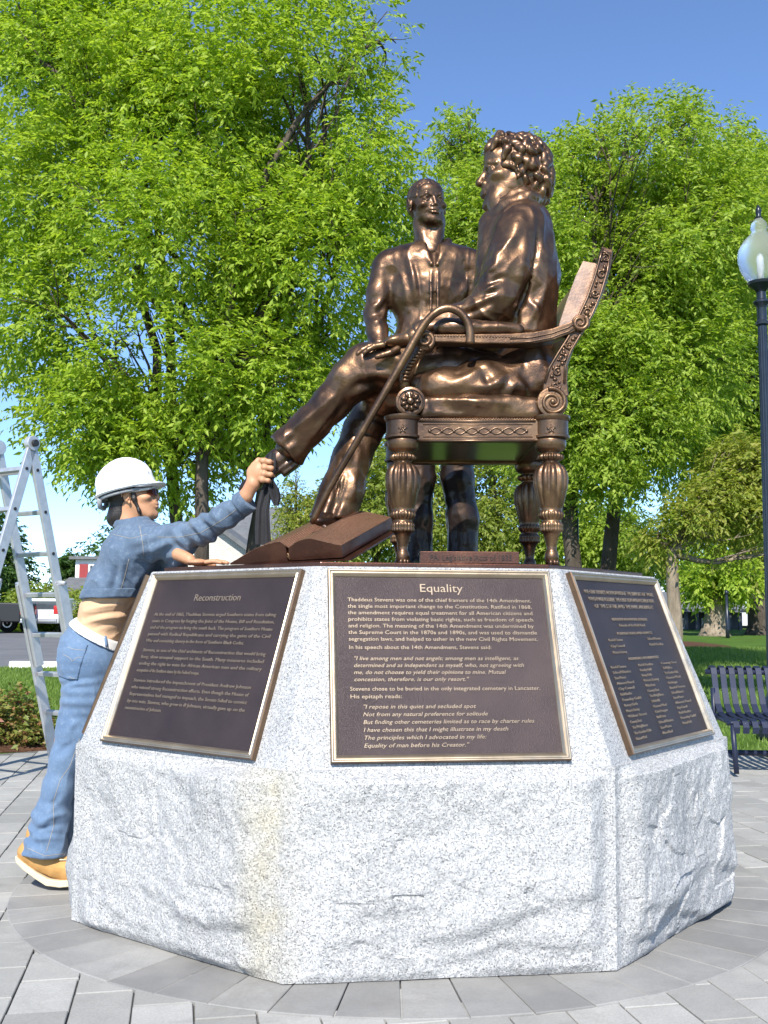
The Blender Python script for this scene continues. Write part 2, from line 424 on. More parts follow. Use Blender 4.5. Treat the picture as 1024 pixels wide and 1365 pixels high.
top = [octp(RL, ZL, i) for i in range(8)]; n0 = mb.n
mb.add(np.array(top), [tuple(range(8))])
me = mb.me('lower_block', recalc=False); bm = bmesh.new(); bm.from_mesh(me); bmesh.ops.remove_doubles(bm, verts=bm.verts, dist=.0008); bmesh.ops.recalc_face_normals(bm, faces=bm.faces); bm.to_mesh(me); bm.free()
me.transform(Matrix.Translation(V3(-PC))); auto_smooth(me, .35); me.materials.append(M['granite']); lobj('lower_block', me, None, ped)
mb = MB(); sh = (PC*-1)
lo = [octp(RL-.009+.004, ZL-.02, i)+sh for i in range(8)]; hi = [octp(RTP, ZT, i)+sh for i in range(8)]
mb.add(np.array(lo+hi), [tuple(range(7, -1, -1)), tuple(range(8, 16))]+[(i, (i+1) % 8, (i+1) % 8+8, i+8) for i in range(8)])
up = mb.build('upper_block', M['granite_smooth'], ped, bevel=.006, local=True)
# thin cut line round the joint of the two stones
mb = MB()
for i in range(8):
    a, b = octp(RL-.012, ZL, i)+sh, octp(RL-.012, ZL, i+1)+sh
plate_r = RTP*.955
mb = MB(); PT = ZT+.016
mb.prism([octp(plate_r, ZT+.0005, i) for i in range(8)], (0, 0, PT-ZT))
plate = mb.build('base_plate', M['bronze_red'], None, bevel=.004)
tag(plate, 'thin red-brown bronze base plate lying on top of the granite pedestal', 'base plate')
# ------------------------------------------------------------------ plaques
def text_mesh(txt, size, align='LEFT', shear=0., extr=.0015, spacing=1., width=1.):
    c = bpy.data.curves.new('t', 'FONT'); c.body = txt; c.size = size; c.align_x = align; c.extrude = extr; c.resolution_u = 2; c.shear = shear; c.space_line = spacing; c.space_character = width
    c.offset = 0.
    o = bpy.data.objects.new('t', c); COL.objects.link(o); bpy.context.view_layer.update()
    m = bpy.data.meshes.new_from_object(o.evaluated_get(bpy.context.evaluated_depsgraph_get())); bpy.data.objects.remove(o); bpy.data.curves.remove(c)
    return m
def fit_line(txt, x0, x1, y, size, shear=0.):
    m = text_mesh(txt, size, 'LEFT', shear); v = np.empty(len(m.vertices)*3); m.vertices.foreach_get('co', v); v = v.reshape(-1, 3)
    w = v[:, 0].max(); k = (x1-x0)/w if x1 else 1.
    v[:, 0] = x0+v[:, 0]*k; v[:, 1] += y; m.vertices.foreach_set('co', v.ravel()); return m
def join_meshes(name, ms):
    bm = bmesh.new()
    for m in ms: bm.from_mesh(m)
    for m in ms: bpy.data.meshes.remove(m)
    o = bpy.data.meshes.new(name); bm.to_mesh(o); bm.free(); return o
PW, PH = .735, .622
def face_frame(i):
    a, b = octp(RL-.0125, ZL, i), octp(RL-.0125, ZL, i+1); c, d = octp(RTP, ZT, i), octp(RTP, ZT, i+1)
    x = (b-a)/np.linalg.norm(b-a); y = ((c+d)-(a+b)); y /= np.linalg.norm(y); z = np.cross(x, y); o = (a+b+c+d)/4
    return Matrix(((x[0], y[0], z[0], o[0]), (x[1], y[1], z[1], o[1]), (x[2], y[2], z[2], o[2]), (0, 0, 0, 1)))
def plaque(i, label, lines, dx=0., dy=0.):
    Mx = face_frame(i) @ Matrix.Translation((dx, dy, 0))
    t = thing('bronze_plaque', label, 'plaque', group='bronze plaques around the pedestal', mat=Mx)
    # moulded frame: profile swept round a rectangle, mitred
    def ring(name, prof, mat):
        m = MB(); rows = []
        for ins, h in prof:
            w, hh = PW/2-ins, PH/2-ins; rows.append([(-w, -hh, h), (w, -hh, h), (w, hh, h), (-w, hh, h)])
        n = len(prof); f = []
        for q in range(n-1):
            for k in range(4): f.append((q*4+k, q*4+(k+1) % 4, (q+1)*4+(k+1) % 4, (q+1)*4+k))
        m.add(np.array(rows), f); return m.build(name, mat, t, recalc=False, local=True)
    ring('frame_side', [(.0, .0008), (.0, .019), (.003, .0225)], M['frame_side'])
    ring('frame', [(.003, .0225), (.006, .0225), (.010, .0185), (.013, .0185), (.0165, .021), (.019, .0185), (.024, .012), (.025, .0085)], M['frame'])
    m = MB(); m.box((-PW/2+.0245, -PH/2+.0245, .001), (PW/2-.0245, PH/2-.0245, .009)); m.build('panel', M['panel'], t, local=True)
    if lines:
        for nm, ls in lines.items():
            ms = [fit_line(*l) for l in ls]; me = join_meshes(nm, ms); me.transform(Matrix.Translation((0, 0, .0100))); lobj(nm, me, M['letters'], t)
    return t
S1 = .0178
eq = ["Thaddeus Stevens was one of the chief framers of the 14th Amendment,", "the single most important change to the Constitution. Ratified in 1868,", "the amendment requires equal treatment for all American citizens and",
      "prohibits states from violating basic rights, such as freedom of speech", "and religion. The meaning of the 14th Amendment was undermined by", "the Supreme Court in the 1870s and 1890s, and was used to dismantle", "segregation laws, and helped to usher in the new Civil Rights Movement."]
L = [("Equality", -.072, .072, .236, .040)]
body = []
for k, s in enumerate(eq): body.append((s, -.305, .300+(.004 if k > 4 else -.004), .202-k*.0219, S1))
body.append(("In his speech about the 14th Amendment, Stevens said:", -.305, .150, .0434, S1))
q1 = ['"I live among men and not angels; among men as intelligent, as', 'determined and as independent as myself, who, not agreeing with', 'me, do not choose to yield their opinions to mine. Mutual', 'concession, therefore, is our only resort."']
ital = [(s, -.292, x1, .0072-k*.0224, S1, .25) for k, (s, x1) in enumerate(zip(q1, (.235, .25, .19, .07)))]
body += [("Stevens chose to be buried in the only integrated cemetery in Lancaster.", -.305, .295, -.090, S1), ("His epitaph reads:", -.305, -.145, -.114, S1)]
q2 = ['"I repose in this quiet and secluded spot', 'Not from any natural preference for solitude', 'But finding other cemeteries limited as to race by charter rules', 'I have chosen this that I might illustrate in my death', 'The principles which I advocated in my life:', 'Equality of man before his Creator."']
ital += [(s, -.268, x1, -.146-k*.0237, S1, .25) for k, (s, x1) in enumerate(zip(q2, (.085, .12, .265, .18, .11, .055)))]
plaque(1, 'bronze plaque headed Equality with a full page of raised text', {'heading': L, 'body_text': body, 'quotation': ital})
rc = [["At the end of 1865, Thaddeus Stevens urged Southern states from taking", "seats in Congress by forging the Joint of the House, Bill and Resolution,", "and of the program to bring the south back. The program of Southern House", "passed with Radical Republicans and carrying the gains of the Civil", "War and containing slavery in the form of Southern Black Codes."],
      ["Stevens, as one of the chief architects of Reconstruction that would bring", "long, slow unequal support to the South. Many measures included", "ending the right to vote for African American men and the military", "occupation of the Southern states by the Federal troops."],
      ["Stevens introduced the impeachment of President Andrew Johnson", "who vetoed strong Reconstruction efforts. Even though the House of", "Representatives had managed to impeach, the Senate failed to convict", "by one vote. Stevens, who grew in ill Johnson, virtually gave up on the", "reconstruction of Johnson."]]
B = []
for pi, p in enumerate(rc):
    yy = (.150, .0168, -.0935)[pi]
    for k, s in enumerate(p):
        full = .30 if pi < 2 else .275
        x1 = full if k < len(p)-1 else (.19 if pi == 0 else (.02 if pi == 1 else -.11))
        B.append((s, -.30+(.0 if pi < 2 else .0), x1, yy, S1*.95)); yy -= .0246
plaque(0, 'bronze plaque headed Reconstruction with three paragraphs of raised text', {'heading': [("Reconstruction", -.115, .115, .2056, .036)], 'body_text': B})
D = [("WE GRATEFULLY ACKNOWLEDGE THE SUPPORT OF THOSE", -.29, .29, .238, .021), ("WHO MADE POSSIBLE THE CREATION AND INSTALLATION", -.275, .275, .212, .021), ("OF THE STATUE AND THE PARK AROUND IT", -.25, .25, .186, .021)]
D += [("LEADERSHIP AND PRINCIPAL SPONSORS", -.15, .15, .140, .015), ("Friends of the Park Fund", -.11, .11, .118, .015), ("FOUNDATIONS AND GRANTS", -.15, .15, .088, .015)]
names = ["Board of Trustees", "City Council", "Historic Society", "The Garden Club", "School District", "Parish Families", "Walnut Street", "Chestnut Ward", "Stone Masons", "Foundry Guild", "County Seat", "Civic League", "Alumni Fund", "Rotary Circle", "The Neighbors"]
for k in range(3): D.append((names[k], -.235, -.125, .066-k*.022, .014))
for k in range(2): D.append((names[k+4], .09, .215, .066-k*.022, .014))
D.append(("INDIVIDUALS AND BUSINESSES", -.13, .13, -.004, .014))
for cidx, (x0, n) in enumerate(((-.29, 14), (-.07, 14), (.13, 13))):
    for k in range(n):
        w = (.15 if cidx != 1 else .13)*(.78+.22*math.sin(k*2.3+cidx)); D.append((names[(k*4+cidx*5) % 15], x0, x0+w, -.028-k*.0186, .0135))
plaque(2, 'bronze plaque with three columns of sponsor names facing the navy bench', {'body_text': D})
plaque(7, 'bronze plaque seen edge-on beside the woman in jeans', None)
# ================================================================== GROUND
def gz(x, y): return np.clip(np.asarray(y, float)-9.5, 0, 52)*.0105
def ground_sheet(name, x0, x1, y0, y1, dz, mat, step=2.):
    xs = np.linspace(x0, x1, max(2, int((x1-x0)/step)+1)); ys = np.unique(np.concatenate([np.linspace(y0, y1, max(2, int((y1-y0)/step)+1)), [v for v in (9.5, 61.5) if y0 < v < y1]]))
    X, Y = np.meshgrid(xs, ys, indexing='ij'); G = np.stack([X, Y, gz(X, Y)+dz], 2); m = MB(); m.grid(G)
    o = m.build(name, mat, None, smooth=True, recalc=False); 
    if o.data.polygons[0].normal.z < 0: o.data.flip_normals()
    return tag(o, kind='structure')
t = NT('lawn grass'); c = t.co(); n = t.noise(c, 1.1, 5, .65); n2 = t.noise(c, 30, 3, .7)
col = t.mix(t.ramp(n, [(.35, 0.), (.65, 1.)]), (.045, .10, .012), (.085, .17, .022)); col = t.mix(t.math('MULTIPLY', n2, .5), col, (.10, .14, .03)); t.set(col=col, rough=.95, spec=.1); t.bump(n2, .8, .03); M['lawn'] = t.m
t = NT('asphalt'); c = t.co(); n = t.noise(c, .7, 4); t.set(col=t.ramp(n, [(.3, (.13, .13, .135)), (.7, (.17, .17, .175))]), rough=.92, spec=.2); t.bump(t.noise(c, 90, 2), .3, .01); M['asphalt'] = t.m
t = NT('mulch'); c = t.co(); n = t.noise(c, 30, 5, .7); t.set(col=t.ramp(n, [(.3, (.045, .022, .012)), (.5, (.10, .05, .028)), (.7, (.20, .11, .07))]), rough=.95, spec=.1); t.bump(n, 1., .03); M['mulch'] = t.m
def lawn_sheet():
    xs = np.concatenate([np.linspace(-900, -60, 8), np.linspace(-50, 50, 41), np.linspace(60, 900, 8)]); ys = np.concatenate([np.linspace(-60, 8, 10), np.linspace(9.5, 61.5, 40), np.linspace(80, 1800, 12)])
    X, Y = np.meshgrid(xs, ys, indexing='ij'); m = MB(); m.grid(np.stack([X, Y, gz(X, Y)-.03], 2)); o = m.build('lawn', M['lawn'], None, smooth=True, recalc=False)
    if o.data.polygons[0].normal.z < 0: o.data.flip_normals()
    return tag(o, kind='structure')
lawn_sheet()
ground_sheet('parking_road', -90, -4.2, 19.2, 43.5, -.022, M['asphalt'])
# paved circle: bed, ring and field stones laid one by one
t = NT('joint sand'); c = t.co(); t.set(col=t.ramp(t.noise(c, 40, 3), [(.3, (.085, .083, .076)), (.7, (.16, .155, .14))]), rough=.95); M['sand'] = t.m
def stone_mat(name, a, b):
    t = NT(name); c = t.co(); oi = t.n('ShaderNodeObjectInfo').outputs['Random']; ri = t.n('ShaderNodeNewGeometry').outputs['Random Per Island']
    r = t.math('FRACT', t.math('ADD', t.math('MULTIPLY', oi, 7.31), ri)); col = t.mix(r, a, b); wc = t.n('ShaderNodeNewGeometry').outputs['Position']
    n = t.noise(wc, 9, 5, .65); n2 = t.noise(wc, 130, 2, .7); n3 = t.noise(wc, 1.7, 4)
    col = t.mix(t.ramp(n, [(.35, .0), (.75, .35)]), col, tuple(x*.72 for x in a)); col = t.mix(t.ramp(n2, [(.35, .25), (.65, 0.)]), col, (.16, .16, .16)); col = t.mix(t.ramp(n3, [(.5, 0.), (.72, .30)]), col, (.55, .53, .48)); n4 = t.noise(wc, 3.3, 6, .7, .8); col = t.mix(t.ramp(n4, [(.52, 0.), (.66, .42)]), col, (.20, .19, .17))
    t.set(col=col, rough=.85, spec=.3); t.bump(t.mix(.5, n, n2), .3, .006); return t.m
M['paver'] = stone_mat('pale grey pavers', (.30, .293, .27), (.43, .42, .39)); M['ring_paver'] = stone_mat('dark grey ring pavers', (.215, .21, .20), (.33, .323, .305))
PR = 4.75; RING0, RING1 = 1.17, 1.50
m = MB(); n = 96; m.prism([(PC[0]+PR*math.cos(2*math.pi*k/n), PC[1]+PR*math.sin(2*math.pi*k/n), -.09) for k in range(n)], (0, 0, .081)); bed = m.build('pavement', M['sand']); tag(bed, kind='structure')
def slab(poly, z0, z1, ch=.0028):
    "one paving stone: chamfered prism from a flat polygon"
    p = np.asarray(poly, float); c = p.mean(0); L = np.linalg.norm(p-c, axis=1)[:, None]; q = c+(p-c)*(1-ch/L*1.3); k = len(p)
    v = np.vstack([np.c_[p, np.full(k, z0)], np.c_[p, np.full(k, z1-ch*.8)], np.c_[q, np.full(k, z1)]])
    f = [(i, (i+1) % k, k+(i+1) % k, k+i) for i in range(k)]+[(k+i, k+(i+1) % k, 2*k+(i+1) % k, 2*k+i) for i in range(k)]+[tuple(2*k+i for i in range(k))]
    return v, f
rng = np.random.default_rng(8)
def in_view(x, y, z=0.):
    d = np.array([x, y, z])-CAM; w = d@FW
    if w < .3: return False, w
    u = 512+F*(d@RT)/w; v = 682.5-F*(d@UP)/w
    return (-40 < u < 1064 and v < 1400), w
NR = 52; cnt_ind = 0
for k in range(NR):
    a0 = 2*math.pi*(k+.012)/NR; a1 = 2*math.pi*(k+.988)/NR; am = (a0+a1)/2
    poly = [(RING0*math.cos(a), RING0*math.sin(a)) for a in (a0, a1)]+[(RING1*math.cos(a), RING1*math.sin(a)) for a in (a1, am, a0)]
    v, f = slab(np.array(poly)+PC[:2], -.0085, .0035+rng.uniform(-.001, .001)); mm = MB(); mm.add(v, f); mm.build('ring_paver', M['ring_paver'], bed, recalc=True)
sw, sd, ang = .165, .25, R_(11); ca, sa = math.cos(ang), math.sin(ang); cand = []
for i in range(-36, 37):
    for j in range(-26, 27):
        cx, cy = (i+.5)*sw, (j+.5+(.5 if i % 2 else 0))*sd; x, y = PC[0]+cx*ca-cy*sa, PC[1]+cx*sa+cy*ca; r = math.hypot(x-PC[0], y-PC[1])
        if r < RING1-.13 or r > PR-.12: continue
        vis, w = in_view(x, y); cand.append((0 if vis else 1, w, x, y))
cand.sort(); base = None; rest = MB()
g = .0026
for q, (nv, w, x, y) in enumerate(cand):
    rot = ang+rng.normal(0, .006); hz_ = rng.normal(0, .0012); hx, hy = sw/2-g, sd/2-g
    if q < 240:
        if base is None:
            v, f = slab(np.array([(-hx, -hy), (hx, -hy), (hx, hy), (-hx, hy)]), -.0085, 0.); mm = MB(); mm.add(v, f); base = mm.me('paver'); base.materials.append(M['paver'])
        o = bpy.data.objects.new('paver', base); COL.objects.link(o); o.parent = bed; o.location = (x, y, hz_); o.rotation_euler = (rng.normal(0, .002), rng.normal(0, .002), rot)
    else:
        c_, s_ = math.cos(rot), math.sin(rot); v, f = slab(np.array([(x+a*c_-b*s_, y+a*s_+b*c_) for a, b in ((-hx, -hy), (hx, -hy), (hx, hy), (-hx, hy))]), -.0085, hz_); rest.add(v, f)
tag(rest.build('paving_beyond', M['paver'], bed), kind='stuff')
# mulch bed at the edge of the lawn
def blob_sheet(name, cx, cy, rx, ry, dz, mat, seed, n=40, hgt=.06):
    m = MB(); rows = [[(cx, cy)]]; P = []; f = []; rg_ = np.random.default_rng(seed); ph = rg_.uniform(0, 6.28, 4)
    for k in range(6):
        rr = (k+1)/6
        for j in range(n):
            a = 2*math.pi*j/n; w = 1+.10*math.sin(2*a+ph[0])+.07*math.sin(3*a+ph[1])+.05*math.sin(5*a+ph[2]); x, y = cx+rx*rr*w*math.cos(a), cy+ry*rr*w*math.sin(a); P.append((x, y, float(gz(x, y))+dz+hgt*(1-rr**2)))
    P.append((cx, cy, float(gz(cx, cy))+dz+hgt)); f = [(k*n+j, k*n+(j+1) % n, (k+1)*n+(j+1) % n, (k+1)*n+j) for k in range(5) for j in range(n)]+[(len(P)-1, j, (j+1) % n) for j in range(n)]
    m.add(P, [tuple(q[::-1]) if len(q) == 4 else q for q in f]); o = m.build(name, mat, None, smooth=True); return tag(o, kind='structure')
blob_sheet('mulch_bed', -3.0, 8.75, 1.35, .6, -.026, M['mulch'], 3)
blob_sheet('mulch_patch', PX(918, 850, 33)[0], 33., 1.1, 2.6, -.022, M['mulch'], 5)
# ================================================================== BRONZE GROUP
P3 = lambda x, y, Y: PX(x, y, Y)
def head(S, c, fwd, H, up=(0, 0, 1), nose=1., lips=1., brow=1., ear=1., cheek=1., k0=1., wx=1., smile=0.):
    "sculpt a head into S: c centre (mid height), H chin-to-vertex height"
    Rm = frame3(fwd, up); WX = np.array([wx, 1., 1.]); T = lambda p: np.asarray(c)+Rm @ (np.asarray(p, float)*WX*H)
    E = lambda p, r, k=.03, m='u': S.ell(T(p), np.asarray(r)*WX*H, Rm, k*H, m)
    Cn = lambda a, b, ra, rb, k=.03, m='u': S.cone(T(a), T(b), ra*H, rb*H, k*H, m)
    E((0, -.08, .14), (.315, .40, .35)); E((0, .08, -.10), (.265, .29, .37), .08); E((0, .12, -.30), (.205, .23, .19), .08)
    E((0, .285, -.425), (.085, .075, .075), .09)
    for s in (-1, 1): Cn((s*.20, -.02, -.16), (s*.11, .22, -.40), .075, .07, .08)
    E((0, .24, .22), (.21, .13, .14), .1)
    for s in (-1, 1):
        E((s*.135, .385, .015), (.085, .085, .062), .045, 's')
        E((s*.19, .20+smile*.02, -.085-smile*.02), (.085, .115, .065), .07)
        S.cone(T((s*.045, .335, .085)), T((s*.135, .325, .105)), .036*H*brow, .034*H, .04*H); S.cone(T((s*.135, .325, .105)), T((s*.215, .24, .075)), .034*H, .026*H, .04*H)
    Cn((0, .335, .07), (0, .43*(.5+.5*nose), -.115), .028, .046, .035); E((0, .425*(.5+.5*nose), -.125), (.046, .045, .04), .02)
    for s in (-1, 1): E((s*.052, .365, -.145), (.034, .042, .03), .02); E((s*.026, .405, -.172), (.016, .02, .012), .008, 's')
    for s in (-1, 1):
        E((s*.135, .285, .012), (.062, .058, .05), .006)
        Cn((s*.075, .325, .022), (s*.135, .342, .05), .014, .017, .012); Cn((s*.135, .342, .05), (s*.20, .295, .015), .017, .012, .012)
        Cn((s*.08, .325, .0), (s*.135, .335, -.035), .010, .013, .015); Cn((s*.135, .335, -.035), (s*.195, .295, -.01), .013, .01, .015)
        E((s*.125, .338, .012), (.018, .012, .018), .004, 's')
        Cn((s*.075, .345, -.16), (s*.135, .29, -.28), .012, .01, .02, 's')
    E((0, .335, -.225), (.10, .07, .06), .06)
    for s in (-1, 1):
        Cn((0, .392, -.243), (s*.055, .375, -.236), .019*lips, .02*lips, .015); Cn((s*.055, .375, -.236), (s*(.115+smile*.03), .325-smile*.015, -.255+smile*.03), .02*lips, .008, .015)
        Cn((0, .380, -.292), (s*.05, .368, -.29), .024*lips, .022*lips, .015); Cn((s*.05, .368, -.29), (s*(.10+smile*.03), .325-smile*.015, -.268+smile*.03), .022*lips, .008, .015)
        Cn((0, .412, -.264), (s*.055, .395, -.262), .007, .007, .01, 's'); Cn((s*.055, .395, -.262), (s*(.125+smile*.03), .335-smile*.012, -.257+smile*.03), .007, .006, .01, 's')
    Cn((-.05, .385, -.345), (.05, .385, -.345), .02, .02, .03, 's')
    for s in (-1, 1):
        Re = Rm; o = np.array([s*.315, -.055, -.03])
        E(o, (.028, .075, .12), .03); ring = []
        for a in np.linspace(-.4, 1.35*np.pi, 9): ring.append((T(o+np.array([s*.035, -.02-.065*math.cos(a+.3), .02+.105*math.sin(a+.3)])), .014*H*ear))
        S.chain(ring, .012*H); E(o+np.array([s*.045, .0, .0]), (.025, .035, .05), .012, 's'); E(o+np.array([s*.02, .03, -.125]), (.022, .03, .032), .02)
    return T, Rm
def finger(S, base, dirs, L, r, k=.004):
    p = np.asarray(base, float); pts = [(p, r)]
    for d, l, rr in zip(dirs, L, (r*.96, r*.88, r*.78)):
        d = np.asarray(d, float); p = p+d/np.linalg.norm(d)*l; pts.append((p, rr))
    S.chain(pts, k)
def foldpx(lines, w=5., back=1.):
    "soft ridges (h>0) and hollows (h<0) along photo-space lines, on the surface that faces the viewer"
    def f(P):
        d = P-CAM; z = d@FW; x = 512+F*(d@RT)/z; y = 682.5-F*(d@UP)/z; out = np.zeros(len(P)); face = np.clip(-(NN[0]*d).sum(1)/np.linalg.norm(d, axis=1)*2, 0, 1)
        for (ax, ay, bx, by, h, *ww) in lines:
            wd = ww[0] if ww else w; ux, uy = bx-ax, by-ay; L = ux*ux+uy*uy; t = np.clip(((x-ax)*ux+(y-ay)*uy)/L, 0, 1); bow = 2.5*np.sin(t*np.pi); dd = (x-ax-t*ux-bow*uy/L**.5)**2+(y-ay-t*uy+bow*ux/L**.5)**2
            out += h*np.exp(-dd/wd**2)*(.35+.65*np.sin(t*np.pi))
        return out*face
    return f
def both(*fs): return lambda P: sum(f(P) for f in fs)
def drape(seed, amp=.006, sc=9., stretch=(1, 1, .45), fine=.0016):
    def f(P):
        Q = P*np.asarray(stretch)*sc; w = np.stack([vnoise(P*4, seed+40), vnoise(P*4, seed+41), vnoise(P*4, seed+42)], 1)*.8
        r = 1-np.abs(vnoise(Q+w, seed)); r2 = 1-np.abs(vnoise(Q*1.9+w, seed+3))
        return amp*(r**3-.35)+amp*.5*(r2**3-.3)+fine*vnoise(P*46, seed+5)
    return f

# ------------------------------------------------------------------ armchair
YN, YF = 3.52, 4.05
chair = thing('bronze_armchair', 'ornate bronze armchair with turned legs and scrolled arms under the seated figure', 'armchair', (PX(640, 750, 3.78)[0], 3.78, PT))
px = 1/F*YN
def leg_mesh(cx, Y):
    base = PX(cx, 700, Y)
    zat = lambda y: PX(cx, y, Y)[2]
    prof = [(8, 748), (9.5, 744), (9, 738), (6.5, 733), (8, 722), (11, 712), (13, 710), (15, 708), (14.5, 704), (15.2, 700), (14, 697), (12.5, 694.5), (14.5, 691), (16.5, 687), (16, 684), (14.5, 681), (17, 672), (19.5, 662), (21.5, 650), (22.3, 638), (21, 629), (17, 622), (12.5, 618), (11, 616), (15, 613), (16.5, 610), (15, 607), (12, 604.5), (16, 602), (20, 599), (21.5, 592), (21, 586)]
    fl = {}
    def mod(a, i):
        y = prof[i][1]
        if 655 > y > 620: return 1+.17*abs(math.cos(a*6))-.10
        if 672 >= y >= 655: return 1+.05*abs(math.cos(a*6))-.03
        if 709 > y > 697 or 692 > y > 683: return 1+.13*(abs(math.cos(a*10)))-.07
        if 614 > y > 606: return 1+.22*abs(math.cos(a*7))-.1
        return 1.
    # denser profile
    pr = []; 
    for (r0, y0), (r1, y1) in zip(prof[:-1], prof[1:]):
        pr.append((r0, y0)); pr.append(((r0+r1)/2, (y0+y1)/2))
    pr.append(prof[-1]); prof = pr
    m = MB(); zb = PT+.001
    z748 = zat(748)
    m.lathe([(r*px, (zb if i == 0 else max(zb+.001*i, zat(y)))) for i, (r, y) in enumerate(prof)], (base[0], Y, 0), n=112, mod=mod)
    # claw toes
    for a in (-1.9, -1.2, -.5, .2): m.ball((base[0]+.016*math.cos(a)*1.2, Y+.016*math.sin(a)*1.2, zb+.010), (.008, .008, .011), 8, 6)
    return m
for Y, dx in ((YN, 0), (YF, 0)):
    for cx in (537, 735):
        X = PX(cx, 700, YN)[0]; c2 = 512+(X)*F/Y
        m = leg_mesh(cx, YN)
        for v in m.v: v[:, 1] += Y-YN
        m.build('leg', M['bronze'], chair, smooth=True)
# leg blocks (drums) with star panels
for Y in (YN, YF):
    for cx in (537, 735):
        c = PX(cx, 570, YN); m = MB(); z = lambda y: PX(cx, y, YN)[2]
        m.lathe([(22*px, z(586)), (24.5*px, z(585)), (24.5*px, z(582)), (22.5*px, z(581)), (22.5*px, z(563)), (24*px, z(562)), (25.5*px, z(559)), (25.5*px, z(556)), (21*px, z(555)), (0.5*px, z(555))], (c[0], Y, 0), n=28)
        bl = m.build('leg_block', M['bronze'], chair, angle=.7)
        if Y == YN:
            s = MB(); cc = PX(cx, 572, YN-22.5*px-.001)
            for k in range(5):
                a = math.pi/2+k*2*math.pi/5; s.tube([cc, cc+np.array([math.cos(a)*.017, .001, math.sin(a)*.017])], [.004, .0018], 6)
            s.ball(cc, .0045)
            s.build('star', M['bronze_light'], bl, smooth=True)
# seat frame: four rails and the flat board beneath the seat
zr = lambda y: PX(640, y, YN)[2]
xa, xb = PX(545, 570, YN)[0], PX(727, 570, YN)[0]
m = MB(); m.box((xa, YN-.026, zr(589)), (xb, YN+.026, zr(560))); m.box((xa, YF-.026, zr(589)), (xb, YF+.026, zr(560)))
m.box((xa-.03, YN+.0265, zr(588)), (xa+.03, YF-.0265, zr(560.5))); m.box((xb-.03, YN+.0265, zr(588)), (xb+.03, YF-.0265, zr(560.5)))
m.build('seat_frame', M['bronze'], chair, bevel=.003)
m = MB(); m.box((xa+.031, YN+.027, zr(586)), (xb-.031, YF-.027, zr(575))); ub = m.build('seat_board', None, chair)
t = NT('bronze with painted tree reflection'); c = t.co(); t.set(col=t.ramp(t.noise(c, 3, 3), [(.3, (.20, .20, .10)), (.7, (.33, .32, .18))]), metal=.8, rough=.22); ub.data.materials.append(t.m)  # green of the reflected trees is painted into the board's colour
# rail mouldings, beads and guilloche
m = MB()
for y in (561.5, 587.5): m.tube([PX(558, y, YN-.0265), PX(714, y, YN-.0265)], .0042, 6)
for k in range(44): m.ball(PX(560+k*3.5, 558.5, YN-.024), .0042, 6, 4)
m.build('rail_moulding', M['bronze_light'], chair, smooth=True)
m = MB()
xs = np.linspace(573, 702, 60)
for ph in (0, math.pi): m.tube([PX(x, 574.5+4.2*math.sin((x-573)/129*math.pi*8+ph), YN-.0268) for x in xs], .0030, 6)
for k in range(9): m.ball(PX(573+129*(k+.0)/8, 574.5, YN-.027), .0065, 8, 5)
for q in (566, 582.5): m.tube([PX(564, q, YN-.0262), PX(710, q, YN-.0262)], .0018, 5)
m.build('rail_carving', M['bronze_light'], chair, smooth=True)
# cushion
lo_, hi_ = PX(548, 564, YN)-.05, PX(730, 505, YF)+.06
S = SDF(np.minimum(lo_, hi_)-.05, np.maximum(lo_, hi_)+.05, .006)
cc = (PX(639, 541, YN)+PX(639, 541, YN))/2; cc[1] = (YN+YF)/2
S.box(cc+[0, 0, -.012], (.215, .285, .042), None, .026, .01); S.ell(cc+[0, 0, .008], (.245, .31, .055), None, .03)
S.mesh; obj('seat_cushion', S.mesh('seat_cushion', drape(12, .008, 7, (1, .6, 1.4))), M['bronze'], chair)
# rosette discs, rear scrolls
def spiral(m, c, r0, turns, rad, cw=1, a0=0., n=60, yb=.0, shrink=.15):
    pts = []; rr = []
    for k in range(n):
        t_ = k/(n-1); a = a0+cw*t_*turns*2*math.pi; r = r0*(1-t_*(1-shrink))
        pts.append(c+np.array([r*math.cos(a), -yb, r*math.sin(a)])); rr.append(rad*(1-.45*t_))
    m.tube(pts, rr, 8)
for Y in (YN, YF):
    m = MB(); c = PX(547, 537, YN); c = np.array([c[0], Y, c[2]])
    m.lathe([(19.5*px, -.028), (20*px, -.022), (20*px, .022), (19.5*px, .028), (16.5*px, .030), (16*px, .023), (13.5*px, .023), (6, 0)][:-1]+[(12.5*px, .026), (6*px, .030), (5*px, .026), (4*px, .036), (.5*px, .040)], c, 'y', 40, mod=None)
    fr = m.build('rosette', M['bronze'], chair, angle=.6)
    if Y == YN:
        m = MB()
        for k in range(9):
            a = k*2*math.pi/9; m.tube([c+np.array([math.cos(a)*5*px, -.028, math.sin(a)*5*px]), c+np.array([math.cos(a)*10*px, -.030, math.sin(a)*10*px]), c+np.array([math.cos(a)*14*px, -.026, math.sin(a)*14*px])], [.004, .0085, .003], 7)
        m.build('petal', M['bronze_light'], fr, smooth=True)
    m = MB(); c = PX(735, 538, YN); c = np.array([c[0], Y, c[2]])
    m.lathe([(20*px, -.026), (21*px, -.02), (21*px, .02), (20*px, .026), (18*px, .027), (.5*px, .027)], c, 'y', 36)
    sc_ = m.build('rear_scroll', M['bronze'], chair, angle=.6)
    if Y == YN:
        m = MB(); spiral(m, c, 19*px, 1.9, .0085, -1, 1.9, 70, .028, .12); m.ball(c+[0, -.03, 0], .011); m.build('spiral', M['bronze'], sc_, smooth=True)
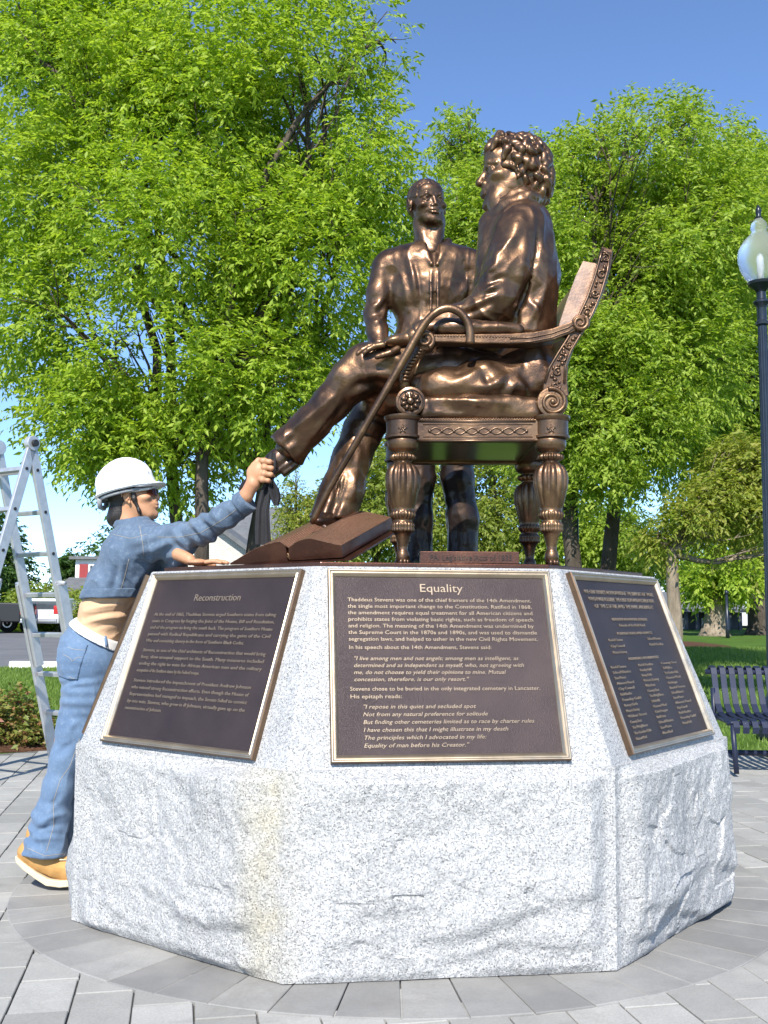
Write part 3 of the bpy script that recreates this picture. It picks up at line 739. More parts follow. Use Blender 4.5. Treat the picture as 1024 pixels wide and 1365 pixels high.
# arm supports: beaded S post with scroll top
for Y in (YN, YF):
    pts = [(541, 520), (538, 507), (541, 495), (548, 484), (556, 474), (562, 464), (565, 455)]
    Pp = [PX(x, y, YN) for x, y in pts]; Pp = [np.array([p[0], Y, p[2]]) for p in Pp]
    m = MB(); m.tube(Pp, [.020, .016, .016, .019, .022, .024, .022], 12)
    pts2 = []
    for k in range(13):
        t_ = k/12*(len(Pp)-2.2)+.9; i = min(int(t_), len(Pp)-2); q = Pp[i]+(Pp[i+1]-Pp[i])*(t_-i); m.ball(q+[.004, -.012, 0], (.016, .019, .007), 8, 5)
    sp = m.build('arm_support', M['bronze'], chair, smooth=True)
    m = MB(); c = PX(567, 456, YN); c = np.array([c[0], Y, c[2]])
    m.lathe([(.036, -.03), (.037, -.025), (.037, .022), (.034, .027), (.001, .027)], c, 'y', 24); spiral(m, c, .030, 1.5, .010, 1, -1.2, 44, .030, .28)
    m.build('scroll', M['bronze'], sp, smooth=True)
    m = MB()
    for (a, b, r) in (((536, 500), (548, 490), .008), ((534, 512), (540, 498), .007), ((552, 500), (560, 480), .006)):
        p, q = PX(*a, YN), PX(*b, YN); m.tube([(p[0], Y-.015, p[2]), (q[0], Y-.015, q[2])], [r, r*.5], 7)
    m.build('leaf_carving', M['bronze'], sp, smooth=True)
# arms and pads
for Y in (YN, YF):
    topc = [(566, 449), (600, 449), (640, 448.5), (680, 448), (710, 446), (735, 441), (757, 433), (772, 425)]
    botc = [(776, 437), (760, 447), (738, 456), (712, 461), (680, 461.5), (640, 461), (600, 459.5), (570, 459)]
    poly = [PX(x, y, YN) for x, y in topc+botc]
    m = MB(); m.prism([(p[0], Y-.034, p[2]) for p in poly], (0, .068, 0)); ar = m.build('arm', M['bronze'], chair, bevel=.004)
    if Y == YN:
        m = MB()
        for off in (3.5, 9): m.tube([PX(x, y+off, Y-.0345) for x, y in topc[3:]], .0032, 6)
        m.build('arm_moulding', M['bronze_light'], ar, smooth=True)
    a, b = PX(588, 437, YN), PX(690, 441, YN); a[1] = b[1] = Y
    S = SDF(np.minimum(a, b)-.07, np.maximum(a, b)+.07, .004)
    S.cone(a+[.012, 0, 0], b, .029, .022, .01); S.ell((a*.8+b*.2)+[0, 0, .006], (.08, .036, .029), None, .02); S.ell((a+b)/2, (.15, .038, .024), None, .02)
    pad = obj('arm_pad', S.mesh('arm_pad', drape(31, .003, 14, (1, 1, 1))), M['bronze'], chair)
    if Y == YN:
        m = MB()
        for k in range(26): m.ball(PX(580+k*4.3, 448.0+k*.05, Y-.032), .0052, 7, 4)
        m.build('stud', M['bronze_light'], pad, smooth=True)
    m = MB(); c = PX(771, 434, YN); c = np.array([c[0], Y, c[2]])
    spiral(m, c, .028, 1.6, .009, -1, .9, 50, .036, .2); m.lathe([(.030, -.036), (.030, .034), (.027, .037), (.001, .037)], c, 'y', 22); m.build('arm_volute', M['bronze'], ar, smooth=True)
# back stiles
Lf = [(722, 530), (724, 510), (730, 490), (742, 470), (755, 450), (768, 424), (780, 398), (790, 370), (797, 345), (801, 331)]
Rg = [(816, 336), (812, 362), (803, 392), (791, 420), (776, 446), (763, 468), (756, 488), (755, 510), (757, 530)]
for Y in (YN, YF):
    poly = [PX(x, y, YN) for x, y in Lf+Rg]; m = MB(); m.prism([(p[0], Y-.022, p[2]) for p in poly], (0, .044, 0)); st = m.build('back_stile', M['bronze'], chair, bevel=.004)
    if Y == YN:
        m = MB()
        m.tube([PX(x+2.5, y, Y-.024) for x, y in Lf[1:]], .0048, 6); m.tube([PX(x-2.5, y+.5, Y-.024) for x, y in Rg[:-1]], .0048, 6); m.tube([PX(802, 335, Y-.024), PX(813, 338, Y-.024)], .0045, 6)
        m.build('stile_border', M['bronze_light'], st, smooth=True)
        m = MB(); rr = random.Random(3)
        for k in range(46):
            t_ = .04+.92*k/45; fi = t_*(len(Lf)-1); i = min(int(fi), len(Lf)-2); l = np.array(Lf[i])+(np.array(Lf[i+1])-Lf[i])*(fi-i)
            R2 = Rg[::-1]; gi = t_*(len(R2)-1); j = min(int(gi), len(R2)-2); r_ = np.array(R2[j])+(np.array(R2[j+1])-R2[j])*(gi-j)
            w = .5+.2*math.sin(k*1.9); p = l*(1-w)+r_*w
            m.ball(PX(p[0], p[1], Y-.023), (.004+.005*rr.random(), .006, .004+.006*rr.random()), 7, 5)
        for k in range(9):
            t_ = .08+.84*k/8; fi = t_*(len(Lf)-1); i = min(int(fi), len(Lf)-2); l = np.array(Lf[i])+(np.array(Lf[i+1])-Lf[i])*(fi-i); R2 = Rg[::-1]; gi = t_*(len(R2)-1); j = min(int(gi), len(R2)-2); r_ = np.array(R2[j])+(np.array(R2[j+1])-R2[j])*(gi-j)
            spiral(m, PX(*(l*.5+r_*.5), YN)+[0, Y-YN-.022, 0], .016, 1.2, .004, 1 if k % 2 else -1, k, 22, .003, .3)
        m.build('stile_carving', M['bronze'], st, smooth=True)
# upholstered back panel, hollowed across
pf = [(742, 447), (749, 424), (758, 396), (769, 366), (779, 345)]
nu = 15; G = np.zeros((len(pf)*3-2, nu, 3)); prof = []
for i in range(len(pf)-1):
    for s_ in (0, 1/3, 2/3): prof.append(np.array(pf[i])*(1-s_)+np.array(pf[i+1])*s_)
prof.append(np.array(pf[-1])); front = []; back = []
for (x, y) in prof:
    r1 = []; r2 = []
    for j in range(nu):
        u = j/(nu-1); p = PX(x, y, YN); hol = .012*math.sin(u*math.pi)
        r1.append((p[0]+hol-.0, YN+.023+u*(YF-YN-.046), p[2])); r2.append((p[0]+hol+.062, YN+.023+u*(YF-YN-.046), p[2]-.012))
    front.append(r1); back.append(r2)
m = MB(); A = np.array(front); Bk = np.array(back); m.grid(A); m.grid(Bk)
m.grid(np.stack([A[0], Bk[0]])); m.grid(np.stack([A[-1], Bk[-1]])); m.grid(np.stack([A[:, 0], Bk[:, 0]])); m.grid(np.stack([A[:, -1], Bk[:, -1]]))
bp = m.me('back_panel'); bm = bmesh.new(); bm.from_mesh(bp); bmesh.ops.remove_doubles(bm, verts=bm.verts, dist=.0005); bmesh.ops.recalc_face_normals(bm, faces=bm.faces); bm.to_mesh(bp); bm.free(); auto_smooth(bp, .8)
obj('back_panel', bp, bronze('bronze with painted sky sheen', (.30, .19, .13), (.40, .26, .18), (.50, .35, .26), .36, .6), chair)  # panel colour lightened to stand for sunlight and reflected sky

# ------------------------------------------------------------------ seated figure
seated = thing('seated_statue', 'bronze statue of a curly-haired man seated with crossed legs in the armchair', 'statue', (PX(690, 540, 3.8)[0], 3.8, PX(690, 530, 3.6)[2]))
SB = M['bronze']
A_ = lambda x, y, Y: P3(x, y, Y)
HF = np.array([-.99, -.06, .0]); HC = A_(682, 234, 3.80); HS = .292
# --- body: head + neck + torso + arms + legs, one surface
def body_core(S, g=0.):
    pass
Sh = SDF(A_(686, 232, 3.80)-[.26, .24, .3], A_(686, 232, 3.80)+[.24, .24, .24], .0032)
Tt, Rm_ = head(Sh, HC, HF, HS, nose=1.04, lips=1.15, brow=1.25)
Sh.cone(A_(692, 252, 3.80), A_(690, 300, 3.80), .068, .078, .03)
Sh.cone(Tt((-.12, .22, -.42)), A_(668, 288, 3.76), .03, .04, .04); Sh.ell(Tt((0, .335, -.43)), np.array((.08, .06, .065))*HS, Rm_, .012); Sh.ell(Tt((0, .37, -.27)), np.array((.07, .045, .05))*HS, Rm_, .012)
bodyparts = [Sh.arrays(lambda P: .0012*fbm(P*45, 3, 2), 1)]
S = SDF(A_(300, 760, 3.4)-[.05, .05, .05], np.array([A_(755, 200, 3.8)[0]+.05, 4.2, A_(700, 255, 3.8)[2]]), .0075)
S.ell(A_(692, 372, 3.8), (.115, .175, .20)); S.ell(A_(694, 330, 3.8), (.10, .17, .12)); S.ell(A_(690, 440, 3.8), (.12, .165, .16)); S.ell(A_(690, 500, 3.8), (.13, .175, .09)); S.cone(A_(690, 300, 3.8), A_(690, 270, 3.8), .06, .06)
S.chain([(A_(690, 318, 3.65), .062), (A_(656, 412, 3.61), .048), (A_(552, 449, 3.60), .036)]); S.chain([(A_(690, 318, 3.97), .062), (A_(668, 420, 4.06), .048), (A_(600, 445, 4.04), .036)])
S.chain([(A_(690, 512, 3.68), .085), (A_(490, 490, 3.68), .062), (A_(383, 598, 3.735), .045)]); S.chain([(A_(690, 515, 3.92), .085), (A_(497, 552, 3.85), .062), (A_(448, 690, 3.80), .045)])
bodyparts.append(S.arrays(None, 1))
# near hand resting on the knee
def hand_rest():
    HY = 3.605
    w = A_(548, 451, HY-.003); k1 = A_(520, 455, HY)
    S = SDF(A_(480, 490, HY)-[.03, .12, .02], A_(570, 430, HY)+[.03, .14, .04], .0028)
    S.chain([(A_(565, 446, HY-.003), .031), (w, .029)], .02); S.ell(A_(524, 456, HY), (.045, .042, .020), frame3((-1, 0, -.22)), .02); S.ell(A_(532, 455, HY), (.036, .038, .022), frame3((-1, 0, -.2)), .02)
    for i, (dy, px_, py_, L) in enumerate(((-.034, 511, 463, (.034, .024, .018)), (-.012, 508, 460, (.044, .028, .020)), (.010, 507, 458, (.046, .03, .021)), (.030, 509, 457, (.042, .027, .02)))):
        b = A_(px_, py_, HY); b[1] = HY+dy
        finger(S, b, [(-1, .05*(i-1.5), -.22), (-1, .03*(i-1.5), -.55-.05*(i == 0)), (-1, 0, -.8)], L, .0115)
    b = A_(530, 465, HY-.035); finger(S, b, [(-.8, -.35, -.55), (-1, -.1, -.35), (-1, .05, -.3)], (.034, .028, .022), .0125)
    return S.arrays(None, 1)
bodyparts.append(hand_rest())
obj('body', join_np('body', bodyparts), SB, seated)
# --- hair: thick curls
S = SDF(HC-[.24, .24, .28], HC+[.24, .24, .24], .0036)
rr = np.random.default_rng(11)
S.ell(Tt((0, -.10, .16)), np.array((.35, .40, .35))*HS, Rm_, .02)
S.ell(Tt((0, -.31, -.10)), np.array((.30, .20, .30))*HS, Rm_, .03)
S.box(Tt((0, .46, -.12)), np.array((.5, .42, .42))*HS, Rm_, .01, .02, 's')
S.ell(Tt((0, .16, .39)), np.array((.25, .15, .10))*HS, Rm_, .03)
for sx in (-1, 1): S.ell(Tt((sx*.27, .04, .14)), np.array((.07, .13, .12))*HS, Rm_, .03)
Pb, Fb = S.arrays(None, 1); Pl = (Pb-HC) @ Rm_/HS; out = Pl-np.array([0, -.12, .1]); nl = out/np.linalg.norm(out, axis=1)[:, None]
order = rr.permutation(len(Pl)); chosen = []
for q_ in order:
    if Pl[q_][2] < -.40 or (abs(Pl[q_][0]) < .2 and Pl[q_][1] > .1 and Pl[q_][2] < .3): continue
    if Pl[q_][1] > .16 and Pl[q_][2] < .12: continue
    if Pl[q_][1] > .2 and Pl[q_][2] < .34: continue
    if all(((Pl[q_]-Pl[z])**2).sum() > .0125 for z in chosen): chosen.append(q_)
    if len(chosen) > 240: break
for q_ in chosen:
    p, d = Pl[q_], nl[q_]; fl_ = np.array([0, -.45, -1.]) if p[2] < .35 else np.array([.3*np.sign(p[0]), -.8, -.3]); dn = fl_-d*np.dot(d, fl_); dn /= np.linalg.norm(dn)+1e-6; t2 = np.cross(d, dn); sg = rr.choice([-1, 1]); ch = []; rad = rr.uniform(.035, .06); a0 = rr.uniform(-.6, .6)
    for q in range(8):
        t_ = q/7; a = a0+sg*t_*4.2; off = dn*(.15*(t_-.45))+t2*rad*math.sin(a)*(.4+.6*t_)+dn*rad*.6*math.cos(a)*t_; ch.append((Tt(p+off+d*(.014*math.sin(t_*3.1)-.004)), (.032+.026*math.sin(t_*2.6+.3))*HS*(1.1-.3*t_)))
    S.chain(ch, .0035)
obj('hair', S.mesh('hair', lambda P: .0018*vnoise(P*np.array([90, 90, 45]), 2), 0), SB, seated)
# --- coat
S = SDF([A_(535, 400, 3.5)[0], 3.40, A_(600, 545, 3.6)[2]-.02], [A_(745, 300, 3.8)[0]+.04, 4.16, A_(690, 262, 3.8)[2]], .0055)
S.ell(A_(694, 365, 3.8), (.132, .205, .215), None, .03); S.ell(A_(697, 318, 3.8), (.112, .20, .125), None, .04); S.ell(A_(694, 440, 3.8), (.135, .20, .19), None, .05); S.ell(A_(697, 500, 3.8), (.145, .22, .09), None, .05)
S.ell(A_(706, 375, 3.72), (.105, .12, .21), None, .05)
S.chain([(A_(690, 308, 3.66), .086), (A_(690, 308, 3.94), .086)], .05)
S.chain([(A_(687, 320, 3.64), .084), (A_(675, 362, 3.615), .082), (A_(658, 402, 3.605), .076), (A_(643, 416, 3.61), .066), (A_(600, 431, 3.62), .054), (A_(556, 446, 3.60), .041)], .03)
S.chain([(A_(690, 320, 3.98), .08), (A_(664, 415, 4.08), .066), (A_(600, 440, 4.05), .045)], .03)
S.cut(A_(553, 448, 3.60), (-1, 0, -.25), .006, [0, 3.4, 1.7], [A_(575, 440, 3.5)[0], 3.80, 2.3])
# tails spread over the seat
S.chain([(A_(700, 505, 3.64), .085), (A_(640, 508, 3.60), .075), (A_(585, 514, 3.58), .05), (A_(562, 512, 3.60), .03)], .05)
S.ell(A_(640, 520, 3.60), (.21, .09, .035), None, .05); S.ell(A_(634, 528, 3.585), (.18, .065, .022), None, .04)
S.chain([(A_(713, 470, 3.60), .045), (A_(722, 510, 3.60), .055)], .04)
S.chain([(A_(640, 300, 3.80)*.5+A_(672, 300, 3.80)*.5, .05), (A_(655, 380, 3.78), .06), (A_(648, 460, 3.76), .07)], .05)
# groove seams: sleeve head and back seam
S.chain([(A_(716, 300, 3.60), .004), (A_(713, 345, 3.585), .004), (A_(700, 390, 3.60), .004), (A_(684, 428, 3.61), .004)], .006, 's')
# collar
def ringp(c, rx, ry, tilt, n=18):
    return [np.asarray(c)+np.array([rx*math.cos(a), ry*math.sin(a), tilt*math.cos(a)]) for a in np.linspace(0, 2*math.pi, n)]
S.chain([(p, .020) for p in ringp(A_(687, 280, 3.8), .088, .095, .035)], .02)
S.chain([(p, .015) for p in ringp(A_(687, 270, 3.8), .078, .085, .035)], .014)
obj('coat', S.mesh('coat', both(drape(7, .0075, 9, (1, 1, .5)), foldpx([(690, 292, 668, 340, .012, 8), (664, 330, 648, 372, .009, 6), (672, 345, 640, 372, .010, 5), (668, 362, 632, 386, .011, 5), (664, 378, 622, 400, .011, 5), (660, 392, 616, 412, .010, 5), (668, 370, 636, 379, -.009, 4), (664, 386, 626, 394, -.009, 4), (655, 402, 612, 420, -.008, 4), (700, 320, 690, 380, .009, 6), (696, 372, 676, 412, .010, 6), (600, 424, 565, 438, .007, 5), (612, 430, 575, 444, -.006, 4), (716, 300, 713, 350, -.009, 3), (713, 350, 690, 415, -.010, 4), (690, 415, 682, 440, -.010, 4), (705, 400, 720, 428, .008, 5), (728, 380, 700, 436, .007, 5), (712, 360, 700, 396, .006, 5), (650, 485, 600, 512, .010, 7), (690, 490, 640, 520, .010, 7), (690, 505, 700, 530, .010, 5), (640, 490, 655, 520, -.010, 6), (676, 500, 668, 525, -.008, 5)]))), SB, seated)
# --- trousers
S = SDF([A_(350, 600, 3.6)[0]-.04, 3.5, A_(440, 700, 3.8)[2]-.02], [A_(700, 500, 3.7)[0]+.05, 4.08, A_(490, 450, 3.6)[2]+.03], .0055)
S.chain([(A_(690, 512, 3.68), .10), (A_(600, 497, 3.67), .094), (A_(530, 488, 3.67), .086), (A_(487, 489, 3.67), .079), (A_(468, 507, 3.67), .073), (A_(440, 539, 3.69), .064), (A_(415, 566, 3.71), .063), (A_(383, 598, 3.735), .071), (A_(370, 611, 3.74), .074)], .03)
S.cut(A_(380, 602, 3.74), (-.69, 0, -.72), .006, None, [A_(420, 560, 3.67)[0], 3.86, A_(420, 548, 3.67)[2]])
S.chain([(A_(680, 522, 3.92), .10), (A_(560, 540, 3.90), .092), (A_(500, 548, 3.86), .080), (A_(484, 575, 3.84), .072), (A_(469, 612, 3.82), .069), (A_(456, 655, 3.80), .076), (A_(443, 695, 3.79), .088)], .03)
S.cut(A_(443, 692, 3.79), (-.08, 0, -1), .006, [A_(380, 692, 3.7)[0], 3.6, 0], [A_(560, 600, 3.8)[0], 4.05, A_(470, 655, 3.8)[2]])
S.chain([(A_(560, 530, 3.74), .05), (A_(500, 530, 3.76), .045)], .05)
S.chain([(A_(458, 612, 3.745), .006), (A_(449, 650, 3.73), .009), (A_(440, 690, 3.70), .012)], .02, 's')
obj('trousers', S.mesh('trousers', both(drape(17, .006, 8, (1, 1, .4)), foldpx([(500, 466, 545, 488, .010, 6), (480, 500, 530, 503, .011, 6), (470, 515, 512, 512, -.010, 5), (466, 528, 505, 520, .008, 5), (452, 520, 405, 562, .008, 6), (462, 535, 415, 590, -.008, 5), (445, 545, 395, 610, .008, 6), (425, 540, 380, 580, .006, 6), (395, 575, 372, 600, -.006, 5), (490, 545, 525, 560, .010, 5), (480, 560, 520, 578, .009, 5), (478, 572, 510, 592, -.009, 4), (470, 585, 430, 690, .010, 6), (480, 600, 462, 690, .009, 6), (462, 620, 444, 690, -.012, 5), (492, 590, 476, 690, .007, 5), (452, 600, 420, 680, -.007, 6)]))), SB, seated)
# --- shoes
def shoe(c_heel, c_toe, name, par, mat, sole=True, w=.04, ank=None):
    h, t_ = np.asarray(c_heel, float), np.asarray(c_toe, float); d = t_-h; L = np.linalg.norm(d); d /= L
    S = SDF(np.minimum(h, t_)-.09, np.maximum(h, t_)+.11, .0038); Rm = frame3(d)
    T = lambda p: h+Rm @ np.asarray(p, float)
    S.ell(T((0, .015, .0)), (.034, .045, .038), Rm, .02); S.ell(T((0, L*.45, -.002)), (.036, L*.38, .032), Rm, .03); S.ell(T((0, L*.80, -.012)), (w, .07, .025), Rm, .03); S.cone(T((0, .02, .0)), (T((0, .0, .09)) if ank is None else h+np.asarray(ank)), .036, .038, .03)
    S.box(T((0, L*.45, -.036)), (w*.92, L*.62, .008), Rm, .006, .006); S.box(T((0, .0, -.05)), (.032, .036, .014), Rm, .006, .004)
    return obj(name, S.mesh(name, lambda P: .001*vnoise(P*40, 4)), mat, par)
shoe(A_(376, 610, 3.745), A_(327, 644, 3.74), 'shoe', seated, M['bronze_dark'], ank=(.055, 0, .058))
shoe(A_(452, 690, 3.83)+[0, 0, .0], A_(425, 690, 3.68), 'shoe', seated, M['bronze_dark'])

# ------------------------------------------------------------------ standing figure
YS = 4.60
stand = thing('standing_statue', 'bronze statue of a short-haired man in an open-collared shirt standing behind the armchair', 'statue', (PX(585, 745, YS)[0], YS, PT))
B_ = lambda x, y, dy=0.: P3(x, y, YS+dy)
HF2 = np.array([.36, -.93, -.05]); HC2 = B_(570, 272, -.03); H2 = .222
Sh = SDF(HC2-[.2, .2, .28], HC2+[.2, .2, .18], .0030)
T2, R2_ = head(Sh, HC2, HF2, H2, nose=.85, lips=1.2, brow=1.0, up=(-.10, 0, 1), wx=1.18, smile=1.)
Sh.cone(B_(570, 285, .02), B_(573, 340, .01), .066, .074, .03)
for s in (-1, 1): Sh.cone(B_(572+s*15, 298, -.02), B_(575+s*4, 335, -.05), .018, .018, .04)
parts2 = [Sh.arrays(lambda P: .0009*fbm(P*45, 3, 2), 1)]
S = SDF(B_(470, 770)-[.0, .25, .02], B_(665, 300)+[0, .25, 0], .0085)
S.ell(B_(570, 390), (.165, .10, .2)); S.ell(B_(572, 470), (.15, .10, .15)); S.ell(B_(578, 540), (.16, .11, .13)); S.cone(B_(572, 340), B_(572, 310), .06, .06)
S.chain([(B_(520, 352), .055), (B_(622, 352), .055)])
S.chain([(B_(512, 356), .05), (B_(503, 420, -.01), .04), (B_(508, 480, -.1), .032)]); S.chain([(B_(632, 356), .05), (B_(640, 425), .04), (B_(630, 480, -.1), .032)])
z0 = PT+.06
for fx in (556, 617):
    a = B_(fx-8 if fx > 600 else fx+4, 560); b = B_(fx, 745); b[2] = PT+.08; S.chain([(a, .07), (b, .045)])
parts2.append(S.arrays(None, 1))
obj('body', join_np('body', parts2), SB, stand)
S = SDF(HC2-[.2, .2, .2], HC2+[.2, .2, .2], .0032)
S.ell(T2((0, -.085, .155)), np.array((.385, .440, .385))*H2, R2_, .02); S.ell(T2((0, -.2, -.02)), np.array((.375, .30, .25))*H2, R2_, .02)
S.box(T2((0, .50, -.14)), np.array((.6, .32, .385))*H2, R2_, .02, .008, 's'); S.box(T2((0, .3, -.30)), np.array((.6, .37, .22))*H2, R2_, .02, .02, 's')
S.ell(T2((.33, -.03, -.02)), np.array((.1, .1, .13))*H2, R2_, .01, 's'); S.ell(T2((-.33, -.03, -.02)), np.array((.1, .1, .13))*H2, R2_, .01, 's')
obj('hair', S.mesh('hair', lambda P: .0022*vnoise(P*85, 2)+.0020*vnoise(P*150, 9), 0), SB, stand)
# shirt
S = SDF(B_(476, 560)-[.0, .3, .0], B_(662, 320)+[0, .22, .02], .005)
S.ell(B_(571, 385, .01), (.20, .125, .215), None, .04); S.ell(B_(572, 352, .01), (.19, .11, .10), None, .05); S.ell(B_(574, 460, .01), (.172, .125, .19), None, .05)
S.chain([(B_(522, 350), .064), (B_(622, 350), .064)], .05)
S.chain([(B_(514, 356), .062), (B_(506, 392, -.005), .056), (B_(501, 420, -.01), .050), (B_(503, 440, -.04), .045), (B_(510, 482, -.11), .040)], .025)
S.chain([(B_(632, 356), .062), (B_(641, 425, -.01), .050), (B_(630, 482, -.11), .04)], .025)
S.ell(B_(577, 316, -.035), (.055, .07, .05), None, .02, 's')
S.cone(B_(578, 325, -.09), B_(580, 352, -.12), .030, .006, .012, 's')
fy = lambda y: -.128*math.sqrt(max(.05, 1-((y-400)/115)**2))+.012
for dx in (-4.5, 4.5): S.chain([(B_(579+dx+(y-345)*.0, y, fy(y)), .0055) for y in range(352, 470, 12)], .006)
for s in (-1, 1):
    S.chain([(B_(577+s*19, 321, .03), .012), (B_(577+s*21, 322, -.02), .013), (B_(578+s*13, 337, -.085), .013), (B_(579+s*4, 352, -.115), .010)], .008)
    S.chain([(B_(571+s*47, 348, -.075), .004), (B_(571+s*45, 385, -.098), .004), (B_(571+s*40, 430, -.10), .004)], .006, 's')
obj('shirt', S.mesh('shirt', both(drape(23, .006, 9, (1, 1, .35)), foldpx([(625, 370, 602, 402, .010, 5), (620, 385, 594, 422, .010, 5), (612, 392, 588, 425, -.009, 4), (605, 408, 586, 440, .009, 5), (545, 350, 552, 400, .008, 5), (552, 345, 560, 420, -.007, 4), (535, 360, 545, 430, .007, 5), (512, 395, 495, 410, .009, 5), (514, 405, 496, 420, -.008, 4), (514, 415, 497, 432, .008, 4)]))), SB, stand)
# trousers
S = SDF(B_(500, 770)-[.0, .2, .0], B_(660, 480)+[0, .2, 0], .0065)
S.ell(B_(577, 530), (.175, .125, .12), None, .04)
for fx, hx in ((556, 560), (617, 604)):
    b = B_(fx, 745); b[2] = PT+.02; S.chain([(B_(hx, 560), .082), (B_((fx+hx)/2, 640), .070), (b+[0, 0, .25], .066), (b, .070)], .03)
S.cut((0, 0, PT+.045), (0, 0, -1), .005)
obj('trousers', S.mesh('trousers', drape(29, .006, 9, (1, 1, .35))), bronze('bronze with painted shade', (.026, .018, .016), (.042, .028, .022), (.065, .043, .032), .5), stand)  # trouser colour darkened to paint in the shadow on the legs
for fx in (556, 617):
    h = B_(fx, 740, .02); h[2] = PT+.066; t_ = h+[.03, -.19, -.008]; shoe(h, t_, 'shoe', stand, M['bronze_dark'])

# ------------------------------------------------------------------ cane and books
pts = [(626, 458, 3.462), (627, 446, 3.46), (624, 431, 3.458), (615, 418, 3.457), (602, 411.5, 3.457), (589, 412.5, 3.457), (577, 420, 3.458), (566, 432, 3.462), (556, 448, 3.465), (545, 468, 3.468), (530, 494, 3.475), (500, 546, 3.49), (470, 598, 3.51), (440, 650, 3.535), (416, 697, 3.56)]
m = MB(); PP = []
for i in range(len(pts)-1):
    p0, p1, p2, p3_ = [np.array(pts[max(0, min(len(pts)-1, i+q))], float) for q in (-1, 0, 1, 2)]
    for t_ in (0, .25, .5, .75): PP.append(.5*((2*p1)+(-p0+p2)*t_+(2*p0-5*p1+4*p2-p3_)*t_**2+(-p0+3*p1-3*p2+p3_)*t_**3))
PP.append(np.array(pts[-1], float)); m.tube([PX(*q) for q in PP], list(np.linspace(.0155, .0145, 36))+list(np.linspace(.0145, .0115, len(PP)-36)), 12)
cane = m.build('cane', M['bronze'], None, smooth=True); tag(cane, 'bronze walking cane hooked over the chair arm and resting on the open book', 'cane')
# open book
bo = np.array([PX(388, 748, 3.46)[0], 3.46, PT]); va = np.array([.165, .33, .125]); va /= np.linalg.norm(va); ua = np.array([va[1], -va[0], 0]); ua /= np.linalg.norm(ua); wa = np.cross(ua, va)
bk = thing('open_book', 'open bronze book with lines of print beneath the seated figure\'s foot', 'book', bo)
Lb = .40
def sect(u):   # height of the page surface across the spread
    if u < 0: return .012+.066*(1-min(1, (abs(u)-.03)/.20)**1.6) if u < -.03 else .055+.023*(abs(u)/.03)
    return .062+.024*math.sin(min(1, u/.10)*math.pi/2)-.030*max(0, (u-.09)/.12) if u > .03 else .055+.018*(u/.03)
us = np.concatenate([np.linspace(-.235, -.03, 14), np.linspace(-.022, .022, 5), np.linspace(.03, .205, 14)])
def strip(us, zt, zb):
    m = MB(); G = np.zeros((len(us), 9, 3)); G2 = G.copy()
    for i, u in enumerate(us):
        for j in range(9):
            v = Lb*j/8; p = bo+ua*u+va*v; G[i, j] = p+wa*zt(u); G2[i, j] = p+wa*zb(u)
    m.grid(G); m.grid(G2); m.grid(np.stack([G[:, 0], G2[:, 0]])); m.grid(np.stack([G[:, -1], G2[:, -1]])); m.grid(np.stack([G[0], G2[0]])); m.grid(np.stack([G[-1], G2[-1]]))
    return m
t = NT('bronze page'); c = t.co(); n = t.noise(c, 7, 4); mp = t.n('ShaderNodeMapping'); t.l(c, mp.inputs[0]); mp.inputs['Rotation'].default_value = (0, 0, math.atan2(va[0], va[1]))
w = t.n('ShaderNodeTexWave'); t.l(mp.outputs[0], w.inputs[0]); w.bands_direction = 'Y'; w.inputs['Scale'].default_value = 26; w.inputs['Distortion'].default_value = .25
tx = t.math('MULTIPLY', w.outputs[1], t.ramp(t.noise(c, 260, 2), [(.42, 0.), (.55, 1.)]))
t.set(col=t.mix(t.math('MULTIPLY', tx, .75), t.ramp(n, [(.3, (.17, .075, .045)), (.7, (.26, .12, .07))]), (.45, .30, .2)), metal=.7, rough=.45); t.bump(tx, .6, .004)
M['page'] = t.m
m = strip(us[:16], sect, lambda u: .008); pg = m.me('page_block'); auto_smooth(pg, .6); obj('page_block', pg, M['bronze_red'], bk)
m = strip(us[16:], sect, lambda u: .012+.10*max(0, u-.03)*.35); pg = m.me('page_block'); auto_smooth(pg, .6); obj('page_block', pg, M['bronze_red'], bk)
m = strip(us, lambda u: sect(u)+.0022, lambda u: sect(u)+.0008); pg = m.me('page'); auto_smooth(pg, .6); obj('page', pg, M['page'], bk)
m = strip(np.linspace(-.25, .235, 12), lambda u: .0075+.08*max(0, u)**1.0*.30, lambda u: .0012+.08*max(0, u)*.30); obj('cover', m.me('cover'), M['bronze_red'], bk)
m = MB()
for k in range(6):
    a = -1.0+k*.4; p = bo-va*.003; m.tube([p+[0, 0, .012], p+ua*(.018*a)+[0, 0, .035], p+ua*(.042*a)+[0, 0, .052]], [.003, .003, .0018], 6)
m.build('binding', M['bronze'], bk, smooth=True)
# closed book with a lettered spine
a, b = PX(560, 749, 3.415), PX(692, 749, 3.415); h = PX(600, 735, 3.415)[2]-PT
cb = thing('closed_book', 'closed bronze law book lying flat with its lettered spine outward', 'book', ((a[0]+b[0])/2, 3.47, PT))
m = MB(); m.box((a[0], 3.415, PT+.0012), (b[0], 3.60, PT+.006)); m.box((a[0], 3.415, PT+h-.004), (b[0], 3.60, PT+h)); m.box((a[0], 3.411, PT+.0014), (b[0], 3.4225, PT+h-.0004)); m.build('cover', M['bronze_red'], cb, bevel=.0015)
m = MB(); m.box((a[0]+.005, 3.424, PT+.0062), (b[0]-.005, 3.594, PT+h-.0042)); m.build('page_block', M['bronze'], cb)
tm = fit_line("PA. Legislative Acts of 1835", 0, (b[0]-a[0])*.83, 0, .026); tm.transform(Matrix.Translation((a[0]+.032, 3.4098, PT+h*.30)) @ Matrix.Rotation(math.pi/2, 4, 'X')); obj('lettering', tm, M['bronze_dark'], cb)
